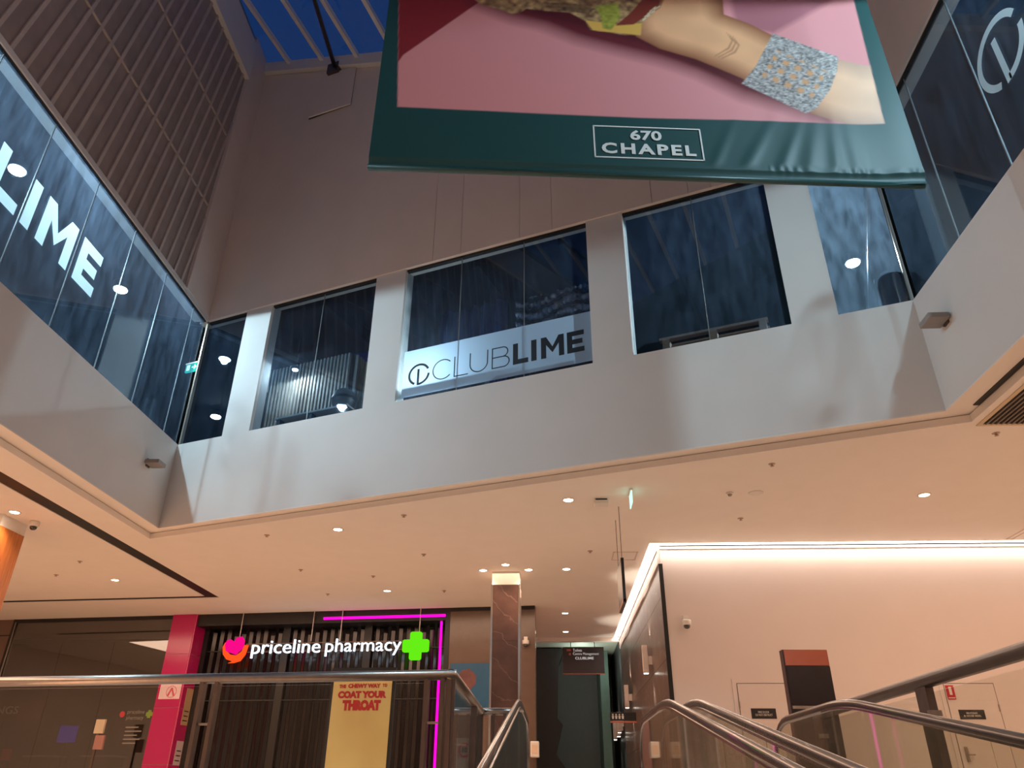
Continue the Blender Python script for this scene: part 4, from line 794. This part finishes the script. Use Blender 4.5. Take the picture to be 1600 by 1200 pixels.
# illuminated sign
sb = -.12; q1, z1 = S.px(392, 1003, sb); sg = thing('pharmacy_sign', 'lit sign reading priceline pharmacy with a heart and a green cross', 'sign', tuple(S.pt(-1, sb, 3.4)))
wl = glow('sign_letter_white', (225, 240, 255), 2.6)
def sgp(u, v): return S.px(330+u*360/1600, 970+v*80/356, sb)
def line_text(body, u0, u1, vb, vt, ub):
    a0, z0 = sgp(u0, vb); a1, zz_ = sgp(u1, vb); _, z1 = sgp(u0, vt); put_text(S, body, a0, a1, z0, z1, sb, wl, sg, 'letter', off=-.006, thick=.05, split=True)
line_text('priceline', 275, 750, 262, 138, 0); line_text('pharmacy', 790, 1315, 248, 128, 0)
hp = [sgp(*p) for p in ((175, 238), (110, 215), (104, 170), (118, 140), (145, 132), (168, 150), (185, 122), (222, 112), (238, 140), (226, 190))]
MB(S).prism(hp, sb-.08, sb-.02).build('heart', glow('heart_pink', (240, 10, 130), 1.1), sg)
cp = [sgp(*p) for p in ((104, 152), (84, 185), (86, 235), (110, 270), (150, 284), (120, 296), (160, 294), (205, 280), (240, 235), (262, 170), (238, 170), (215, 215), (178, 242), (135, 236), (108, 210))]
MB(S).prism(cp, sb-.05, sb).build('swoosh', glow('swoosh_orange', (255, 84, 30), 1.1), sg)
def rc(cx_, cz_, w_, h_, r_):
    o = []
    for sx_, sz_, a in ((1, -1, -90), (1, 1, 0), (-1, 1, 90), (-1, -1, 180)):
        for i in range(5): th = R(a+22.5*i); o.append((cx_+sx_*(w_-r_)+r_*math.cos(th), cz_+sz_*(h_-r_)+r_*math.sin(th)))
    return o
gc, gz = sgp(1423, 176); gr = .37; ga_ = .165; rr = .05
cross = []
for i in range(4):
    th = R(90*i)
    for x, y in ((ga_, -ga_), (gr-rr, -ga_), (gr-rr*.3, -ga_+rr*.3), (gr, -ga_+rr), (gr, ga_-rr), (gr-rr*.3, ga_-rr*.3), (gr-rr, ga_)): cross.append((gc+x*math.cos(th)-y*math.sin(th), gz+x*math.sin(th)+y*math.cos(th)))
MB(S).prism(cross, sb-.08, sb).build('cross', glow('cross_green', (96, 225, 20), 1.15), sg)
for u in (190, 690, 890, 1440): a, z = sgp(u, 140); MB(S).tube([(a, sb+.03, z), (a, sb+.03, CZ)], .012, 6).build('cable', m_plas, sg)
a0, z = sgp(240, 175); a1, _ = sgp(1360, 160)
for dz in (.05, -.17): MB(S).box(a0, a1, sb+.005, sb+.02, z+dz-.008, z+dz+.008).build('rail', m_steel_d, sg)
# brown glossy wall with the blue picture, right of the pharmacy
bw = M('brown_gloss_panel', (104, 84, 72), .2, var=.06, spec=.6); e1, e2 = s3, sx(836)
struct(MB(S).box(e1, e2, 0, .2, FZ, 4.5).build('wall_shop_right', bw), 'glossy brown wall right of the pharmacy')
struct(MB(S).box(e1, e2, -.02, 0, 4.40, 4.5).build('trim_7', m_black))
a0, z1 = S.px(703, 1037); a1, z0 = S.px(766, 1100); t = thing('blue_picture', 'blue picture with a reddish round shape left of the marble column', 'picture', tuple(S.pt(a0, 0, z0)))
MB(S).box(a0+.02, a1+.1, -.03, 0, z0-.2, z1).build('sheet', M('picture_blue', (34, 84, 118), .4, var=.06), t); cx_, cz_ = S.px(730, 1062)
MB(S).prism([(cx_+.24*math.cos(R(k*20))*(1+.15*math.sin(k*2)), cz_+.27*math.sin(R(k*20))*(1+.12*math.cos(k*3))) for k in range(18)], -.034, -.03).build('red_shape', M('picture_red', (104, 64, 62), .5, var=.25, scale=5), t); MB(S).box(a0+.02, a1+.1, -.034, 0, z0-.25, z0-.2).build('frame_edge', m_steel, t)
a, z = S.px(821, 1000, -.2); q = S.pt(a, -.15, z); dome_cam(q.x, q.y, q.z, 'dome camera high on the brown wall right of the marble column', True)
ff = Fr((0, 20.9, 0), (1, 0, 0), (0, 1, 0)); a, z = ff.px(836, 1158); _, z0 = ff.px(836, 1183)
t = thing('wall_box', 'small cream control box at the edge of the pink wall', 'control box', (a, 20.9, z0)); MB(ff).box(a-.12, a+.10, 0, .4, z0, z).build('body', m_plas, t, .02); MB(ff).box(a-.08, a+.06, -.006, 0, z0+.08, z-.08).build('cover', M('cream_cover', (226, 196, 168), .5), t)

# ================================================================== yellow poster stand
fy = Fr((0, 12.5, 0), Vector((1, -.08, 0)), Vector((.08, 1, 0))); a0, _ = fy.px(522, 1064); a1, z1 = fy.px(613, 1060); t = thing('poster_stand', 'yellow poster stand reading coat your throat behind the railing', 'poster', tuple(fy.pt(a0, 0, FZ))); ym = M('poster_yellow', (250, 208, 126), .45, var=.08, scale=1.5); rd = M('poster_red', (214, 36, 34), .5)
ysh = MB(fy).box(a0, a1, 0, .02, FZ+.12, z1).build('sheet', ym, t); MB(fy).box(a0-.05, a1+.05, .02, .06, FZ+.05, z1+.17).build('frame', m_black, t)
for a in (a0+.1, a1-.1): MB(fy).box(a-.03, a+.03, -.2, .3, FZ, FZ+.06).build('foot', m_black, t)
def yt(body, u0, v0, u1, v1, of):
    P0 = fy.px(490+u0*150/1125, 1040+v0*160/1200); P1 = fy.px(490+u1*150/1125, 1040+v1*160/1200); put_text(fy, body, P0[0], P1[0], P1[1] if P1[1] < P0[1] else P0[1], max(P0[1], P1[1]), -.001, rd, ysh, 'lettering', off=of, thick=.003)
yt('THE', 300, 265, 385, 222, .05); yt('CHEWY WAY', 405, 265, 790, 208, .065); yt('TO', 808, 252, 864, 210, .05); yt('COAT YOUR', 282, 385, 858, 294, .075); yt('THROAT', 330, 530, 790, 400, .085)

# ================================================================== railings
def railing(name, lb, pts, posts, zt, cat='railing'):
    t = thing(name, lb, cat, (pts[0][0], pts[0][1], FZ)); P = [Vector((x, y, 0)) for x, y in pts]
    for p, q in zip(P[:-1], P[1:]):
        d = (q-p).normalized(); n = Vector((-d.y, d.x, 0)); fr = Fr(p, d, n); ln = (q-p).length
        ov = [(.045*math.cos(R(20*k))*1.0, .036*math.sin(R(20*k))) for k in range(18)]
        mb = MB(fr); mb.add([(-.03, b, zt-.036+c) for b, c in ov]+[(ln+.03, b, zt-.036+c) for b, c in ov], [(k, (k+1) % 18, 18+(k+1) % 18, 18+k) for k in range(18)]+[tuple(range(18)), tuple(range(18, 36))], True); mb.build('handrail', m_steel, t)
        cuts = [0]+[f for f in posts(ln) if 0 < f < ln]+[ln]
        for a, b in zip(cuts[:-1], cuts[1:]): MB(fr).box(a+.06, b-.06, -.006, .006, FZ+.03, zt-.09).build('glass_panel', g_rail, t)
        for a in cuts:
            for s in ((-.075, .045) if 0 < a < ln else (-.02,)):
                MB(fr).box(a+s, a+s+.03, -.03, .03, FZ-.3, zt-.06).build('post', m_steel_d if 0 < a < ln else m_steel_d, t)
            if 0 < a < ln: MB(fr).box(a-.06, a+.06, -.01, .01, zt-.36, zt-.345).build('clamp', m_steel, t); MB(fr).box(a-.06, a+.06, -.01, .01, .0, .015).build('clamp', m_steel, t)
    return t
fr1 = Fr((-.732, 5.764, 0), Vector((-4.391+.732, 6.175-5.764, 0)), (0, 1, 0)); pa = [fr1.px(u, 1090)[0] for u in (326, 679)]; L1 = 5.4
e1_ = fr1.pt(L1, 0, 0)
railing('glass_railing', 'steel and glass railing round the opening in front of the pharmacy', [(e1_.x, e1_.y), (-.732, 5.764), (-.774, 8.64), (-.387, 8.632)], lambda ln: [ln-pa[0], ln-pa[1]] if ln > 5 else ([2.0] if ln > 2 else [.2]), .77)
t = thing('side_balustrade', 'dark steel and glass balustrade running towards the viewer on the right', 'balustrade', (2.95, 6, FZ)); xb = 2.80
MB().tube([(xb, 8.95, .73), (xb, -5, .80)], .05, 14).build('handrail', m_steel_d, t)
for y in (8.9, 6.28, 3.4, .5, -2.4): MB().box(xb-.03, xb+.03, y-.09, y+.09, FZ-.3, .72).build('post', m_steel_d, t); MB().box(xb-.045, xb+.045, y-.11, y-.07, .50, .54).build('bolt', m_steel, t)
for y0, y1 in zip((6.38, 3.5, .6, -2.3), (8.8, 6.18, 3.3, .4)): MB().box(xb-.006, xb+.006, y0, y1, FZ+.03, .66).build('glass_panel', g_rail, t)

# ================================================================== travelators
def travelator(x0, x1, lb):
    t = thing('travelator', lb, 'travelator', ((x0+x1)/2, 6, FZ)); sl = .171
    hz = lambda y: .700 if y > 7.75 else (.700-(7.75-y)**2*.09 if y > 6.8 else .700-.0812-(6.8-y)*sl)
    for x in (x0, x1):
        ya = [-5+.5*i for i in range(24)]+[6.8+.12*i for i in range(10)]; prof = [(x, y, hz(y)) for y in ya]+[(x, 9.15, .70)]
        prof += [(x, 9.15+.62*math.sin(R(a)), .34+.36*math.cos(R(a))) for a in range(15, 181, 15)]+[(x, 8.6, -.02)]
        MB().tube(prof, .02, 14, .042).build('handrail', m_rubber, t)
        inner = [(p[1], p[2]-.028) for p in prof[:-12]]; inner += [(9.15+.59*math.sin(R(a)), .34+.33*math.cos(R(a))) for a in range(15, 181, 15)]
        lo = [(y, (FZ+.02 if y > 7.4 else FZ+.02-(7.4-y)*sl)) for y in (8.6, 7.4, -5)]
        fr = Fr((x, 0, 0), (0, 1, 0), (1, 0, 0)); cutsy = [-5, -2.2, .2, 2.6, 5.0, 7.6, 20]
        for c0, c1 in zip(cutsy[:-1], cutsy[1:]):
            poly = clip(clip(inner+lo, lambda p: p[0]-c0-.004), lambda p: c1-.004-p[0])
            if len(poly) > 2: MB(fr).prism(poly, -.005, .005).build('glass_panel', g_trav, t)
        MB(fr).prism([(y, hz(y)-.036) for y in ya]+[(y, hz(y)-.022) for y in ya[::-1]], -.024, .024).build('guide_profile', m_chrome, t)
        MB(fr).prism(lo+[(-5, FZ-.35-12.4*sl), (7.4, FZ-.35), (8.6, FZ-.3)], -.09, .09).build('skirt_deck', m_steel_d, t)
    for k in range(30):
        y = -4.8+.42*k; z = lambda yy: (FZ-.16-(7.4-yy)*sl) if yy < 7.4 else FZ-.1
        MB().add([(x0+.1, y, z(y)), (x1-.1, y, z(y)), (x1-.1, y+.41, z(y+.41)), (x0+.1, y+.41, z(y+.41)), (x0+.1, y, z(y)-.05), (x1-.1, y, z(y)-.05), (x1-.1, y+.41, z(y+.41)-.05), (x0+.1, y+.41, z(y+.41)-.05)], [(0, 1, 2, 3), (4, 7, 6, 5), (0, 4, 5, 1), (1, 5, 6, 2), (2, 6, 7, 3), (3, 7, 4, 0)]).build('pallet', m_steel_d, t)
    MB().box(x0+.09, x1-.09, 7.9, 9.3, FZ-.14, FZ-.02).build('landing_plate', m_steel, t)
travelator(-.31, 1.0, 'inclined travelator the photo is taken from, with rubber handrails on both sides')
travelator(1.25, 2.54, 'second inclined travelator on the right, beside the balustrade')
# notice with a speed ring behind the railing glass
fn = Fr((0, 9.6, 0), (1, 0, 0), (0, 1, 0)); a0, z1 = fn.px(716, 1156); a1, z0 = fn.px(737, 1192); t = thing('speed_notice', 'pale notice with a red ring and number 10 behind the railing corner', 'notice', tuple(fn.pt(a0, 0, FZ))); w_ = a1-a0; h = z1-z0
MB(fn).box(a0-.02, a1+.02, 0, .02, z0-.06, z1+.02).build('sheet', M('notice_cream', (206, 178, 160), .5), t); MB(fn).prism(arc((a0+a1)/2, z0+h*.55, w_*.36, w_*.46, 0, 359, 28), -.004, 0).build('ring', rd, t); put_text(fn, '10', a0+w_*.32, a0+w_*.68, z0+h*.43, z0+h*.68, -.001, sgm, t, off=.03); MB(fn).box((a0+a1)/2-.02, (a0+a1)/2+.02, .02, .05, FZ, z1).build('pole', m_steel_d, t)
